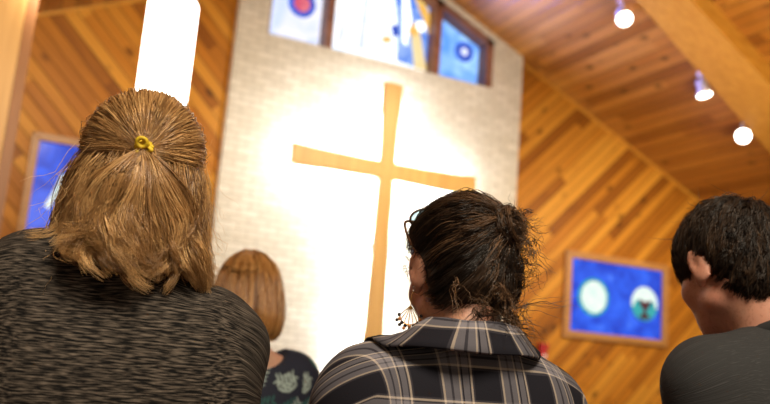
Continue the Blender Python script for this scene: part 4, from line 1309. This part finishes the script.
# ---- woman in the row ahead: auburn bob, navy leaf-print top
def bob_woman():
    global rng
    rng = np.random.default_rng(24)
    f = Fig(zn=1.335, sw=0.165, head=(0.0, 0.045, 1.470), pitch=-0.20, yaw=0.06, w=1.05, arm=(0.052, 0.044), hs=1.0)
    o, V, F = f.body('person', M_skin1, 0.006)
    tag(o, 'woman with a smooth auburn bob and navy leaf-print top, standing in the row ahead', 'person')
    f.trousers(M_denim, o); f.shoes(M_shoe, o)
    S = Solid((-0.36, -0.26, f.zh - 0.14), (0.36, 0.32, f.zn + 0.08), 0.0036)
    f.torso(S, 0.010, 0.06); f.arms(S, 0.012, 0.05, 0.7)
    S.ell((0, -0.050, f.zn + 0.0), (0.128, 0.135, 0.086), None, 0.006, True)   # scooped neckline
    S.half((0, 0, -1), -(f.zh - 0.10))
    V, F = S.mesh()
    # leaf print: pale sprigs on navy
    u = V[:, 0] + 0.6 * np.where(np.abs(V[:, 0]) > f.sw, V[:, 1], 0); v = V[:, 2] + 0.8 * np.maximum(V[:, 1] + 0.08, 0)
    colr = np.tile(np.array([0.008, 0.012, 0.030]), (len(V), 1)).astype(float)
    side = V[:, 1] > 0
    r2 = np.random.default_rng(3)
    for gx in np.arange(-0.4, 0.41, 0.080):
        for gz in np.arange(f.zh - 0.1, f.zn + 0.25, 0.085):
            cx, cz = gx + r2.normal(0, 0.014), gz + r2.normal(0, 0.014); an = r2.uniform(0.2, 1.4); fl = r2.choice([-1, 1])
            pale = np.array([0.34, 0.44, 0.42]) if r2.uniform() < 0.6 else np.array([0.02, 0.12, 0.11])
            dx, dz = np.array([fl * math.cos(an), math.sin(an)]), np.array([-math.sin(an) * fl, math.cos(an)])
            for k in range(5):
                for sd in (-1, 1):
                    bx = cx + dx[0] * 0.015 * k; bz = cz + dx[1] * 0.015 * k
                    la = an + sd * 0.85; ld = np.array([fl * math.cos(la), math.sin(la)]); ln = 0.0145 * (1.2 - 0.12 * k)
                    px_, pz_ = u - (bx + ld[0] * ln), v - (bz + ld[1] * ln)
                    A = (px_ * ld[0] + pz_ * ld[1]) / ln; Bq = (-px_ * ld[1] + pz_ * ld[0]) / (ln * 0.24)
                    colr[(A * A + Bq * Bq) < 1] = pale
    m, nt, b = new_mat('navy_leaf_print'); a = nd(nt, 'ShaderNodeAttribute', attribute_name='print'); lk(nt, a.outputs['Color'], b.inputs['Base Color'])
    b.inputs['Roughness'].default_value = 0.8; fabric_bump(nt, b)
    np_mesh('top', V, F, m, o, attrs={'print': colr})
    H = lambda P: f.C + (np.asarray(P) * f.hs) @ f.R.T
    r0 = np.array([0.084, 0.102, 0.093])
    S = Solid((-0.16, -0.19, -0.19), (0.16, 0.16, 0.17), 0.005)
    S.ell((0, -0.012, 0.036), (0.084, 0.102, 0.092)); S.ell((0, -0.030, -0.045), (0.094, 0.088, 0.088), None, 0.05)
    S0 = Solid(S.lo, (0.16, 0.16, 0.17), 0.005); S0.d = S.d.copy()
    S.ell((0, 0.105, -0.045), (0.066, 0.075, 0.095), None, 0.012, True)
    S.half((0, 0, -1), 0.105)
    bV, bF = S.mesh(); base = (H(bV), bF)
    n = 560; st = []
    al = np.concatenate([rng.uniform(-2.15, 2.15, 420), np.pi + rng.uniform(-1.0, 1.0, 140)]); part = rng.uniform(0, 1, n); ph = rng.uniform(0, 6.28, n)
    prof = [(0.134, 0.02), (0.128, 0.42), (0.100, 0.82), (0.050, 1.07), (-0.010, 1.17), (-0.065, 1.22), (-0.102, 1.12), (-0.116, 0.94)]
    lay = 1 + 0.05 * rng.uniform(-1, 1, n); dz = rng.normal(0, 0.006, n)
    G = np.zeros((n, 8, 3))
    for i, (z, k) in enumerate(prof):
        aa = al * (1 if i else 1) + 0.03 * np.sin(ph + i)
        G[:, i, 0] = 0.082 * k * lay * np.sin(aa); G[:, i, 1] = -0.016 - 0.094 * k * lay * np.cos(aa); G[:, i, 2] = z + dz * (i / 7) - 0.02 * (i / 7) * np.cos(aa)
    G[:, 0, :2] += rng.normal(0, 0.012, (n, 2))
    fr_ = np.abs(al) > 2.15                                    # the fringe swept from the crown towards the forehead
    G[fr_] = resample(G[fr_][:, :4], 8)
    G = resample(G, 16)
    dv = G - CH; ln_ = np.linalg.norm(dv, axis=2, keepdims=True); need = S0.radius(CH, dv / ln_)[..., None] * (1.02 + 0.05 * rng.uniform(0, 1, (n, 1, 1)))
    G = np.where(G[..., 2:3] > -0.07, CH + dv / ln_ * np.maximum(ln_, need), G)
    P, ti = clump(G, 16, 0.0075, 24, tip=0.7, frizz=0.003)
    st.append((H(P), ti, 0.0011))
    M = hair_mat('auburn_hair', (0.13, 0.045, 0.010), (0.48, 0.22, 0.060), (0.90, 0.56, 0.22), 0.30)
    hair_object('hair', base, st, M, o, 0.5)
    place(o, 0.742, 2.52, math.radians(-3))
    return o


blonde_woman(); plaid_woman(); short_hair_man(); bob_woman()
